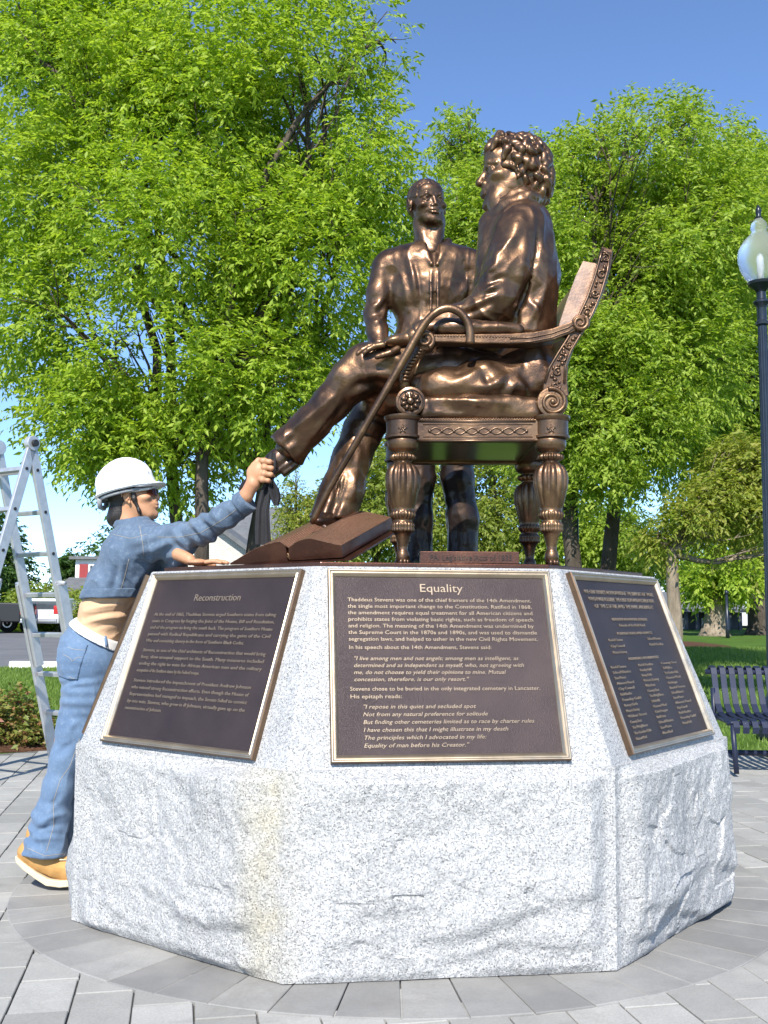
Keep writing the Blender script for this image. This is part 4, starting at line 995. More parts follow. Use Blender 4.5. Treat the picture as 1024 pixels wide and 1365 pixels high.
# ================================================================== WOMAN POLISHING THE STATUE
t = NT('denim blue'); c = t.co(); n = t.noise(c, 5, 4, .6); wv = t.noise(c, 420, 2)
def denim(name, a, b, fade, sc=4.):
    t = NT(name); c = t.co(); n = t.noise(c, sc, 4, .6, .5); f = t.noise(c, 260, 2, .7); g = t.noise(c, 55, 5, .75)
    col = t.mix(t.ramp(n, [(.30, .1), (.9, 1.)]), a, b); col = t.mix(t.ramp(g, [(.5, 0.), (.85, .55)]), col, fade)
    col = t.mix(t.math('MULTIPLY', f, .35), col, (.02, .03, .06)); t.set(col=col, rough=.85, spec=.2, sheen=.15); t.bump(t.mix(.5, f, g), .35, .003); return t.m
M['jeans'] = denim('blue jeans denim', (.10, .17, .285), (.19, .28, .41), (.32, .41, .52))
M['jacket'] = denim('faded denim jacket', (.065, .105, .17), (.17, .235, .32), (.36, .43, .50), 7.)
def skin(name, col):
    t = NT(name); c = t.co(); n = t.noise(c, 12, 3); t.set(col=t.ramp(n, [(.3, tuple(x*.9 for x in col)), (.7, tuple(min(1, x*1.08) for x in col))]), rough=.5, spec=.4, sss=.12)
    t.b.inputs['Subsurface Radius'].default_value = (.6, .25, .15); t.b.inputs['Subsurface Scale'].default_value = .01; t.bump(t.noise(c, 180, 2), .1, .002); return t.m
M['skin'] = skin('tan skin', (.52, .27, .15))
M['tan_shirt'] = simple('tan cotton', (.62, .40, .24), .85, 0, .08, 5, .25, 90)
M['white_belt'] = simple('white leather', (.82, .80, .76), .5, 0, .04)
M['hair'] = simple('dark brown hair', (.018, .013, .011), .42, 0, .3, 60, .5, 220)
M['hat'] = simple('white hard plastic', (.86, .86, .85), .32, 0, .015, 4)
M['hat_strap'] = simple('grey webbing', (.30, .31, .32), .7)
M['boot'] = simple('tan nubuck', (.50, .27, .085), .8, 0, .15, 14, .3, 120)
M['sole'] = simple('cream rubber', (.62, .52, .36), .7, 0, .1, 20, .3, 80)
M['lens'] = simple('amber lens', (.10, .025, .012), .06, 0, .05)
M['glasses'] = simple('pale plastic', (.75, .70, .62), .3)
M['rag'] = simple('black cotton', (.022, .022, .026), .9, 0, .25, 12, .5, 150)
M['stitch'] = simple('pale thread', (.36, .31, .24), .8)
M['metal'] = simple('silver metal', (.7, .7, .7), .3, 1)
W_ = lambda x, y, Y: P3(x, y, Y)
GY = lambda y: next(Y for Y in np.arange(2., 60., .004) if PX(512, y, Y)[2] > 0) if False else EYE*F/(y-821)
wy = 4.12
woman = thing('person', 'woman in white hard hat and denim jacket leaning over the pedestal to polish a shoe', 'person', (W_(70, 1170, 4.08)[0], 4.08, 0))
lean = np.array([.33, 0, .94])
hu = np.array([-.24, 0, .97]); hf = np.array([.97, 0, .24]); Rh = np.stack([np.cross(hf, hu), hf, hu], 1); hc = W_(169, 656, wy); HT = lambda p: hc+Rh @ np.asarray(p, float)
# ---- head
HF3 = np.array([.965, -.06, .20]); HC3 = W_(180, 661, wy); H3 = .222
Sh = SDF(HC3-[.2, .17, .26], HC3+[.2, .17, .16], .0028)
T3, R3 = head(Sh, HC3, HF3, H3, nose=.9, lips=1.0, brow=.75, smile=1., up=(-.1, 0, 1)); Sh.cone(W_(172, 680, wy), W_(172, 725, wy), .050, .060, .03)
Sh.cut(hc+hu*.006, hu)
wp = [Sh.arrays(None, 1)]
# ---- right hand: fist closed on the rag
FY = 3.665
S = SDF(W_(345, 640, FY)-[.09, .08, .12], W_(345, 640, FY)+[.09, .09, .1], .0022)
S.chain([(W_(318, 674, FY+.04), .024), (W_(328, 661, FY+.02), .0245), (W_(337, 645, FY+.005), .026)], .012)
S.ell(W_(341, 631, FY+.002), (.034, .019, .038), None, .014); S.ell(W_(345, 628, FY-.005), (.022, .018, .034), None, .012)
for i, (x, y, L) in enumerate(((351, 614.5, (.024, .022, .018)), (352.5, 623, (.026, .024, .018)), (352, 631.5, (.025, .022, .018)), (349.5, 639.5, (.022, .018, .014)))):
    finger(S, W_(x, y, FY-.017), [(1, -.05, -.12), (.25, 1, -.05), (-.9, .4, 0)], L, .0098 if i < 3 else .0088, .003); S.ell(W_(x, y, FY-.020), .0105, None, .008)
finger(S, W_(338, 620, FY+.005), [(.55, .2, .6), (.9, .55, .1), (.8, .8, -.3)], (.026, .026, .02), .0105)
wp.append(S.arrays(None, 1))
# ---- left hand laid flat on the base plate
hz = PT+.019
def at(x, Y, z): return np.array([(x-512)/F*Y, Y, z])
S = SDF(at(268, 3.78, hz)-[.14, .12, .06], at(268, 3.78, hz)+[.15, .12, .08], .0024)
S.chain([(at(238, 3.86, hz+.035), .026), (at(253, 3.83, hz+.014), .022)], .012); S.ell(at(264, 3.80, hz+.002), (.042, .036, .014), frame3((.93, -.37, 0)), .015)
for i, (dx, dY, L) in enumerate(((276, 3.815, (.034, .022, .017)), (278, 3.795, (.038, .025, .019)), (278, 3.775, (.035, .023, .018)), (275, 3.758, (.026, .018, .015)))):
    finger(S, at(dx, dY, hz+.001), [(.93, -.30+.05*i, .12), (.93, -.3, -.12), (.93, -.3, -.22)], L, .0085, .003)
finger(S, at(262, 3.835, hz), [(.7, .5, .0), (.9, .3, -.1), (.95, .1, -.1)], (.03, .024, .018), .0095)
wp.append(S.arrays(None, 1))
# ---- torso, arms, legs under the clothes
S = SDF([W_(25, 1170, 4.0)[0]-.05, 3.65, .03], [W_(345, 640, 3.7)[0], 4.45, W_(170, 690, wy)[2]], .0085)
Rt = frame3((.94, 0, -.33), lean)
S.ell(W_(172, 750, wy), (.145, .095, .15), Rt); S.ell(W_(140, 820, wy), (.13, .09, .12), Rt); S.ell(W_(124, 868, 4.13), (.15, .10, .11), Rt); S.cone(W_(180, 730, wy), W_(174, 700, wy), .05, .05)
S.chain([(W_(200, 722, 3.98), .040), (W_(272, 709, 3.835), .027), (W_(322, 674, 3.705), .022)]); S.chain([(W_(200, 722, 4.26), .045), (W_(226, 752, 4.12), .036), (at(243, 3.86, hz+.03), .026)])
S.chain([(W_(122, 878, 4.06), .09), (W_(87, 1010, 4.06), .052), (W_(60, 1132, 4.07), .04)]); S.chain([(W_(122, 878, 4.21), .09), (W_(98, 1010, 4.22), .052), (W_(72, 1120, 4.23), .04)])
wp.append(S.arrays(None, 1))
obj('body', join_np('body', wp), M['skin'], woman)
# face details
m = MB()
for s in (1,): pass
# ---- hair
S = SDF(HC3-[.2, .16, .24], HC3+[.18, .16, .14], .0034)
S.ell(T3((0, -.11, .13)), np.array((.335, .41, .37))*H3, R3, .02); S.box(T3((0, .42, -.25)), np.array((.5, .36, .48))*H3, R3, .02, .02, 's')
S.ell(T3((0, -.30, -.22)), np.array((.24, .22, .22))*H3, R3, .03); S.ell(T3((0, -.36, -.36)), np.array((.23, .22, .16))*H3, R3, .03)
for sx in (-1, 1):
    S.chain([(T3((sx*.29, .03, .12)), .016), (T3((sx*.30, .06, -.10)), .009), (T3((sx*.27, .10, -.33)), .006), (T3((sx*.25, .12, -.42)), .003)], .01)
    S.ell(T3((sx*.30, -.04, -.03)), np.array((.06, .055, .13))*H3, R3, .008, 's')
S.chain([(T3((-.15, -.33, -.42)), .010), (W_(163, 722, 3.99), .006), (W_(162, 745, 3.985), .003)], .008)
S.cut(hc+hu*.010, hu)
obj('hair', S.mesh('hair', lambda P: .0022*vnoise(P*np.array([60, 60, 22]), 2)), M['hair'], woman)
# ---- hard hat
S = SDF(hc-[.2, .16, .09], hc+[.2, .16, .19], .0028)
S.ell(HT((0, .002, .0)), (.110, .123, .132), Rh, .01)
for s, rr_ in ((0, .012), (-.04, .007), (.04, .007)): S.chain([(HT((s, .002+.119*math.cos(a)*.97, .128*math.sin(a)*math.sqrt(1-(s/.11)**2))), rr_) for a in np.linspace(.5, 2.7, 12)], .016)
S.cut(hc, -hu, .003)
S.ell(HT((0, .0, .004)), (.119, .132, .0075), Rh, .012); S.ell(HT((0, .095, -.002)), (.085, .068, .0075), Rh, .016)
S.ell(HT((0, .002, -.004)), (.105, .118, .126), Rh, .002, 's')
obj('hard_hat', S.mesh('hard_hat', None, 1), M['hat'], woman)
m = MB(); ring = [HT((.098*math.cos(a), -.004+.107*math.sin(a), -.012)) for a in np.linspace(0, 2*math.pi, 30)]; m.tube(ring, .007, 6)
m.tube([HT((-.098, -.02, -.01)), T3((-.33, -.10, -.12))], [.006, .004], 6); m.tube([HT((-.06, -.10, -.012)), HT((-.03, -.112, -.04)), HT((.03, -.112, -.04)), HT((.06, -.10, -.012))], .010, 6)
m.build('hat_suspension', M['hat_strap'], woman, smooth=True)
# ---- glasses
m = MB()
for s in (-1, 1): m.tube([T3((s*.34, -.04, .035)), T3((s*.325, .16, .03)), T3((s*.27, .33, .03)), T3((s*.20, .385, .04))], [.0045, .005, .0055, .0045], 6)
m.tube([T3((-.20, .39, .05)), T3((-.08, .42, .055)), T3((.08, .42, .055)), T3((.20, .39, .05))], .0028, 6)
gl = m.build('glasses', M['glasses'], woman, smooth=True)
for s in (-1, 1):
    m = MB(); G = np.zeros((7, 5, 3))
    for i in range(7):
        for j in range(5):
            u = i/6; v = j/4; G[i, j] = T3((s*(.045+.20*u), .425-.13*u**2, .065-.165*v*(1-.25*abs(2*u-.9))))
    m.grid(G); m.build('lens', M['lens'], gl, smooth=True)
# ---- tan shirt
S = SDF(W_(100, 870, wy)-[.05, .25, .05], W_(215, 775, wy)+[.03, .25, 0], .005)
S.ell(W_(143, 815, wy), (.152, .108, .13), Rt, .03); S.ell(W_(131, 850, 4.125), (.150, .106, .08), Rt, .03); S.ell(W_(160, 780, wy), (.158, .108, .1), Rt, .03)
obj('shirt', S.mesh('shirt', both(drape(61, .006, 11, (.35, 1, 1.3), .0008), foldpx([(112, 815, 165, 806, .008, 3), (112, 824, 172, 815, -.007, 3), (110, 832, 168, 822, .007, 3), (122, 838, 172, 832, -.006, 3), (118, 806, 150, 802, -.006, 3)]))), M['tan_shirt'], woman)
# ---- jacket
def jacket(S, g=0.):
    S.ell(W_(176, 745, wy), (.180+g, .122+g, .125+g), Rt, .04); S.ell(W_(158, 780, wy), (.168+g, .118+g, .10+g), Rt, .05); S.ell(W_(148, 803, wy), (.165+g, .118+g, .10+g), Rt, .04); S.ell(W_(190, 722, wy), (.165+g, .10+g, .075+g), Rt, .05)
    S.chain([(W_(198, 722, 3.985), .068+g), (W_(198, 722, 4.255), .068+g)], .05)
    S.chain([(W_(206, 724, 3.96), .066+g), (W_(242, 717, 3.90), .057+g), (W_(270, 708, 3.835), .050+g), (W_(300, 689, 3.765), .045+g), (W_(330, 667, 3.70), .042+g)], .025)
    S.chain([(W_(205, 724, 4.27), .060+g), (W_(228, 752, 4.12), .048+g), (at(242, 3.88, hz+.03), .038+g)], .025)
hemn = np.array([.03, 0, -1.])
S = SDF([W_(105, 800, wy)[0]-.02, 3.66, W_(140, 805, wy)[2]], [W_(345, 660, 3.7)[0], 4.4, W_(180, 690, wy)[2]+.03], .0048)
jacket(S)
S.cut(W_(140, 797, wy), hemn, .004, [-2, 3.6, 0], [W_(222, 800, wy)[0], 4.5, W_(140, 780, wy)[2]])
S.cut(W_(331, 668, 3.70), (.74, -.28, .55), .003, [W_(295, 660, 3.75)[0], 3.6, 0], [0, 3.86, 2.])
S.chain([(p, .013) for p in [W_(178, 697, wy)+np.array([.062*math.cos(a), .075*math.sin(a), .010*math.cos(a)]) for a in np.linspace(0, 2*math.pi, 16)]], .012)
S.chain([(W_(168, 705, 4.02), .010), (W_(190, 704, 3.99), .014), (W_(210, 705, 4.0), .012)], .012)
JF = foldpx([(150, 722, 140, 790, .008, 5), (165, 735, 155, 792, .007, 5), (158, 740, 150, 790, -.008, 4), (225, 700, 250, 735, .008, 5), (240, 700, 262, 728, -.008, 4), (255, 697, 275, 722, .009, 4), (268, 693, 285, 716, -.008, 4), (280, 685, 298, 705, .007, 4), (205, 735, 180, 780, .009, 5), (215, 745, 195, 790, -.008, 5), (300, 675, 315, 692, .006, 4)])
jd = drape(71, .0075, 12, (.8, 1, .8), .0008)
def jdisp(P):
    f = jd(P); e = W_(270, 710, 3.82); w = np.exp(-((P-e)**2).sum(1)/.012); a = W_(215, 735, 3.92); w2 = np.exp(-((P-a)**2).sum(1)/.010)
    return f+JF(P)+.006*w*np.sin((P[:, 0]*.8+P[:, 2]*.9)*120)+.006*w2*np.sin((P[:, 0]*.3-P[:, 2])*130)
jk = obj('jacket', S.mesh('jacket', jdisp), M['jacket'], woman)
def patch(name, prims, lo, hi, g, mat, par, cuts=(), res=.004, disp=None):
    S = SDF(lo, hi, res); prims(S, g)
    for p, n in cuts: S.cut(p, n, .002)
    P, Fq = S.arrays(disp, 1)
    return obj(name, np_mesh(name, P, Fq), mat, par)
# waistband of the jacket and cuff
patch('waistband', jacket, [W_(105, 800, wy)[0]-.02, 3.8, W_(140, 812, wy)[2]], [W_(222, 800, wy)[0], 4.3, W_(140, 775, wy)[2]], .004, M['jacket'], jk, [(W_(140, 798, wy), hemn), (W_(140, 786, wy), -hemn)], disp=lambda P: jdisp(P)*.6)
patch('cuff', jacket, W_(331, 668, 3.70)-[.08, .08, .08], W_(331, 668, 3.70)+[.06, .06, .06], .0045, M['jacket'], jk, [(W_(332, 667, 3.70), (.74, -.28, .55)), (W_(320, 675, 3.72), (-.74, .28, -.55))])
# stitching along the sleeve and yoke
def seam(px_pts, Y0, r, name, mat, par, surf, n=26):
    "thread laid on the garment along a photo path: marched from the camera side onto the garment's mesh"
    from mathutils.bvhtree import BVHTree
    me = surf.data; bv = BVHTree.FromPolygons([v.co.copy() for v in me.vertices], [tuple(p.vertices) for p in me.polygons])
    P = np.array(px_pts, float); d = np.r_[0, np.cumsum(np.linalg.norm(np.diff(P, axis=0), axis=1))]; m = MB(); k = max(3, int(d[-1]/3)); out = []
    for s_ in np.linspace(0, d[-1], k):
        x, y = np.interp(s_, d, P[:, 0]), np.interp(s_, d, P[:, 1]); dr = Vector(tuple(PX(x, y, 5.)-CAM)).normalized(); h = bv.ray_cast(Vector(tuple(CAM)), dr)
        if h[0] is not None: out.append(np.array(h[0])+np.array(h[1])*r*.4)
    if len(out) > 2: m.tube(out, r, 5); m.build(name, mat, par, smooth=True)
for path in ([(210, 716), (240, 716), (268, 710), (298, 692), (325, 672)], [(150, 712), (175, 718), (196, 712)], [(172, 745), (166, 770), (160, 790)], [(186, 700), (190, 722), (192, 742)]): seam(path, 3.9, .0009, 'stitching', M['stitch'], jk, jk)
# ---- jeans
def jeans(S, g=0.):
    S.ell(W_(123, 868, 4.135), (.172+g, .128+g, .115+g), Rt, .03); S.ell(W_(132, 850, 4.13), (.160+g, .116+g, .085+g), Rt, .03); S.ell(W_(112, 885, 4.07), (.095+g, .105+g, .10+g), None, .05); S.ell(W_(113, 885, 4.20), (.095+g, .105+g, .10+g), None, .05)
    S.chain([(W_(120, 885, 4.06), .107+g), (W_(115, 925, 4.055), .088+g), (W_(103, 970, 4.05), .070+g), (W_(89, 1012, 4.05), .058+g), (W_(78, 1050, 4.05), .058+g), (W_(68, 1090, 4.055), .066+g), (W_(60, 1140, 4.06), .082+g), (W_(57, 1160, 4.06), .086+g)], .03)
    S.chain([(W_(120, 885, 4.21), .105+g), (W_(118, 940, 4.215), .09+g), (W_(103, 1012, 4.22), .066+g), (W_(88, 1080, 4.225), .066+g), (W_(76, 1135, 4.23), .082+g)], .03)
beltn = np.array([.476, 0, .88])
S = SDF([W_(25, 1100, 4.0)[0], 3.88, .05], [W_(180, 860, 4.1)[0]+.04, 4.40, W_(120, 825, 4.1)[2]], .005)
jeans(S); S.cut(W_(130, 849, 4.1), beltn, .004)
S.cut(W_(60, 1140, 4.06), (-.05, -.1, -1), .004, None, [9, 9, W_(60, 1100, 4.06)[2]])
S.chain([(W_(97, 1040, 3.985), .005), (W_(72, 1072, 3.985), .008), (W_(90, 1098, 3.99), .008)], .02, 's')
KF = foldpx([(85, 912, 125, 905, -.007, 3), (86, 918, 120, 912, .006, 3), (90, 980, 105, 960, .006, 4), (75, 1010, 98, 990, -.006, 4), (50, 1100, 85, 1085, .010, 4), (44, 1112, 80, 1100, -.010, 4), (42, 1120, 86, 1118, .009, 4), (88, 1050, 62, 1085, .006, 5)])
jf = drape(81, .0065, 10, (1, 1, .7), .0007)
def jed(P):
    b = W_(55, 1110, 4.05); w = np.exp(-((P-b)**2).sum(1)/.008); k = W_(100, 925, 4.0); w2 = np.exp(-((P-k)**2).sum(1)/.01)
    return jf(P)+KF(P)+.007*w*np.sin((P[:, 2]+.5*P[:, 0])*110)+.003*w2*np.sin(P[:, 2]*150)
je = obj('jeans', S.mesh('jeans', jed), M['jeans'], woman)
blt = patch('belt', jeans, [W_(90, 860, 4.1)[0], 3.9, W_(120, 885, 4.1)[2]], [W_(200, 860, 4.1)[0], 4.4, W_(120, 820, 4.1)[2]], .010, M['white_belt'], woman, [(W_(130, 838, 4.1), beltn), (W_(130, 851, 4.1), -beltn)])
seam([(139, 841), (140, 848), (142, 862)], 4, .0055, 'belt_loop', M['jeans'], je, blt)
pk = patch('pocket', jeans, [W_(80, 880, 4.0)[0]-.02, 3.85, W_(100, 905, 4.03)[2]], [W_(122, 880, 4.0)[0], 4.06, W_(100, 858, 4.03)[2]], .005, M['jeans'], je, [(W_(121, 862, 4.0), (.95, 0, -.25)), (W_(100, 906, 4.0), (-.2, 0, -1)), (W_(100, 861, 4.0), (-.12, 0, 1))], disp=jed)
for path in ([(84, 861), (101, 866), (121, 867)], [(121, 867), (115, 898), (101, 906), (92, 902)], [(84, 872), (94, 877), (96, 882), (103, 876), (118, 877)]): seam(path, 4, .0009, 'stitching', M['stitch'], je, pk)
m = MB(); bt = None
for path in ([(106, 985), (94, 1020), (80, 1040), (71, 1070), (72, 1100), (62, 1135)], [(36, 1130), (60, 1141), (86, 1138)]): seam(path, 4, .0010, 'stitching', M['stitch'], je, je)
# ---- boots
def boot(dx, dY):
    o = lambda x, y: W_(x+dx, y, 4.06+dY)
    S = SDF(o(20, 1185)-[.03, .09, .02], o(115, 1100)+[.03, .09, .03], .0038)
    S.chain([(o(52, 1110), .046), (o(46, 1136), .044), (o(60, 1147), .043), (o(78, 1154), .042), (o(96, 1160), .040), (o(104, 1162), .036)], .03); S.ell(o(38, 1137), (.036, .038, .038), None, .03)
    S.cut(o(31, 1148), (-.40, 0, -.92), .004)
    S.cut(o(66, 1168), (-.22, 0, -.97), .004)
    b = thing
    bo_ = obj('boot', S.mesh('boot', drape(91, .003, 18, (1, 1, 1), .0008)), M['boot'], woman)
    prof = [(25, 1139), (27, 1147), (36, 1156), (52, 1168), (66, 1177), (84, 1179.5), (100, 1178), (111, 1172), (112, 1166), (100, 1169), (84, 1170.5), (68, 1168), (54, 1159.5), (40, 1149), (30, 1141), (27, 1137)]
    m = MB(); pl = [o(*p) for p in prof]; m.prism([p+np.array([0, -.046, 0]) for p in pl], (0, .092, 0)); m.build('sole', M['sole'], bo_, bevel=.004)
    m = MB()
    for k in range(3): m.tube([o(74+k*5, 1128+k*7)+[0, -.046, 0], o(84+k*5, 1130+k*7)+[0, -.03, 0]], .003, 5)
    m.build('lace', M['sole'], bo_, smooth=True)
boot(0, 0); boot(16, .17)
# ---- black polishing rag held in the fist
def rag_strip(cl, w, Y, amp, fr, seed):
    n = len(cl); nu = 13; G = np.zeros((n*4-3, nu, 3)); cs = np.array(cl, float); ws = np.array(w, float); ii = np.linspace(0, n-1, n*4-3)
    for a, t_ in enumerate(ii):
        x = np.interp(t_, range(n), cs[:, 0]); y = np.interp(t_, range(n), cs[:, 1]); Yc = np.interp(t_, range(n), cs[:, 2]); ww = np.interp(t_, range(n), ws)
        for b in range(nu):
            u = b/(nu-1)*2-1; G[a, b] = PX(x+u*ww, y+amp*0, Yc)+np.array([0, .010*math.sin(u*fr+seed+t_*.4)+.004*math.sin(u*fr*2.3+t_), 0])
    return G
m = MB()
for cl, w, sd in (([(363, 604, 3.675), (362, 622, 3.655), (359, 640, 3.665), (354, 656, 3.68), (350, 680, 3.68), (350, 705, 3.68), (351, 726, 3.68)], (5, 6, 6, 8, 9, 10, 10.5), 0.), ([(361, 640, 3.665), (364, 652, 3.67), (367, 664, 3.675), (368, 674, 3.675)], (4, 8, 7, 3), 1.)):
    G = rag_strip(cl, w, 3.7, 1, 5.5, sd); m.grid(G); m.grid(G+np.array([0, .0035, 0]))
rg = m.build('polishing_rag', M['rag'], None, smooth=True, recalc=False); tag(rg, 'black polishing rag hanging from the fist of the woman', 'rag')
# ================================================================== BENCH, LAMP, LADDER
M['navy'] = simple('navy powder coat', (.011, .016, .040), .45, 0., .15, 6, .1, 80)
M['post'] = simple('dark blue-black paint', (.018, .024, .035), .3, .3, .2, 8)
M['alu'] = simple('scuffed aluminium', (.52, .53, .55), .42, .55, .1, 20, .15, 150)
M['alu_dark'] = simple('grey aluminium rung', (.46, .47, .49), .4, .55, .12, 20)
M['black_plastic'] = simple('black plastic', (.02, .02, .022), .45)
bx0 = (946-512)/F*7.4
bench = thing('park_bench', 'navy metal strap park bench on the paving by the lawn', 'bench', (3.3, 7.2, 0))
prof = [(7.50, .655), (7.505, .69), (7.475, .712), (7.44, .70), (7.425, .66), (7.40, .56), (7.36, .45), (7.31, .395), (7.22, .372), (7.12, .368), (7.05, .372), (7.00, .36), (6.975, .325), (6.985, .285)]
def bench_y(x): return .05*(x-bx0)+.035*(x-bx0)**2*0
for k in range(26):
    x = bx0+.02+k*.0625; m = MB(); G0 = np.zeros((len(prof), 2, 3)); th = .011; rows = []
    P = np.array(prof); T = np.gradient(P, axis=0); T /= np.linalg.norm(T, axis=1)[:, None]; N = np.stack([-T[:, 1], T[:, 0]], 1)
    a, b = P+N*th/2, P-N*th/2; dy = -.10*k*.0625
    for w0 in (0,):
        G = np.array([[(x-.0205, q[0]+dy, q[1]), (x+.0205, q[0]+dy, q[1])] for q in a]); H = np.array([[(x-.0205, q[0]+dy, q[1]), (x+.0205, q[0]+dy, q[1])] for q in b]); n = len(prof)
        v = np.vstack([G.reshape(-1, 3), H.reshape(-1, 3)]); o = 2*n; f = []
        for i in range(n-1): f += [(2*i, 2*i+1, 2*i+3, 2*i+2), (o+2*i, o+2*i+2, o+2*i+3, o+2*i+1), (2*i, 2*i+2, o+2*i+2, o+2*i), (2*i+1, o+2*i+1, o+2*i+3, 2*i+3)]
        f += [(0, o, o+1, 1), (2*n-2, 2*n-1, o+2*n-1, o+2*n-2)]; m.add(v, f)
    m.build('slat', M['navy'], bench)
x1 = bx0+.02+25*.0625
bd = lambda x: -.10*(x-bx0)
def bar(name, y, z, r=.016):
    m = MB(); m.tube([(bx0-.03, y+bd(bx0), z), (x1+.03, y+bd(x1), z)], r, 10); m.build(name, M['navy'], bench, smooth=True)
bar('top_rail', 7.462, .672, .019); bar('seat_rail', 7.34, .372); bar('seat_rail', 7.03, .348); bar('lower_rail', 7.20, .13, .02)
for x in (bx0+.0, bx0+.82, x1):
    m = MB(); d = bd(x)
    m.tube([(x, 7.00+d, .34), (x, 6.98+d, .2), (x, 6.95+d, .02)], .018, 8); m.tube([(x, 7.40+d, .56), (x, 7.38+d, .36), (x, 7.46+d, .02)], .018, 8); m.tube([(x, 7.00+d, .35), (x, 7.38+d, .36)], .016, 8); m.tube([(x, 6.97+d, .13), (x, 7.42+d, .13)], .012, 8); m.build('leg', M['navy'], bench, smooth=True)
# lamp post
LY = 9.3; LX = PX(1013, 340, LY)[0]; LZ = lambda y: 1.06+(821-y)*LY/F*1.0; u = LY/F
lamp = thing('street_lamp', 'dark fluted lamp post with a clear acorn globe behind the bench', 'street lamp', (LX, LY, 0))
LZp = lambda y: PX(1013, y, LY)[2]
m = MB(); fl = lambda a, i: 1-.07*abs(math.sin(a*8))
m.lathe([(9.5*u, .35), (8.6*u, LZp(850)), (7.2*u, LZp(640)), (6*u, LZp(434))], (LX, LY, 0), n=64, mod=fl); m.build('shaft', M['post'], lamp, angle=.9)
m = MB(); m.lathe([(24*u, 0), (24*u, .06), (20*u, .08), (19*u, .2), (15*u, .26), (14*u, .32), (11*u, .36), (9*u, .42)], (LX, LY, 0), n=28); m.build('base', M['post'], lamp, angle=.6)
m = MB(); m.lathe([(6*u, LZp(434.5)), (8.5*u, LZp(433)), (9*u, LZp(430)), (6.5*u, LZp(427)), (6.5*u, LZp(412)), (7.5*u, LZp(408)), (11*u, LZp(404)), (11*u, LZp(402)), (6.5*u, LZp(399)), (6*u, LZp(390)), (9*u, LZp(386)), (17*u, LZp(380)), (18*u, LZp(376.5)), (14*u, LZp(376))], (LX, LY, 0), n=32); m.build('collar', M['post'], lamp, angle=.6)
t = NT('ribbed lamp glass'); t.set(col=(.93, .94, .94), rough=.14, trans=.88, ior=1.16, spec=.4); c = t.co(); v_ = t.n('ShaderNodeTexVoronoi'); t.l(c, v_.inputs[0]); v_.inputs['Scale'].default_value = 60; t.bump(v_.outputs[0], .5, .01); M['lampglass'] = t.m
m = MB(); rb = lambda a, i: 1+.006*math.cos(a*40)
m.lathe([(15*u, LZp(376)), (20*u, LZp(370)), (26*u, LZp(359)), (29*u, LZp(348)), (29.5*u, LZp(340)), (27.5*u, LZp(331)), (22*u, LZp(322)), (14*u, LZp(314)), (10*u, LZp(310.5)), (10*u, LZp(308)), (11.5*u, LZp(304)), (10*u, LZp(298)), (5*u, LZp(292))], (LX, LY, 0), n=80, mod=rb); m.build('globe', M['lampglass'], lamp, smooth=True)
m = MB(); m.lathe([(4*u, LZp(376)), (4*u, LZp(345)), (2*u, LZp(340))], (LX, LY, 0), n=12); m.build('bulb', simple('white bulb', (.8, .8, .78), .4), lamp, smooth=True)
m = MB(); m.lathe([(6*u, LZp(291)), (3*u, LZp(288)), (3.5*u, LZp(284)), (4.2*u, LZp(281)), (2.6*u, LZp(277)), (.6*u, LZp(273))], (LX, LY, 0), n=14); m.build('finial', M['post'], lamp, smooth=True)
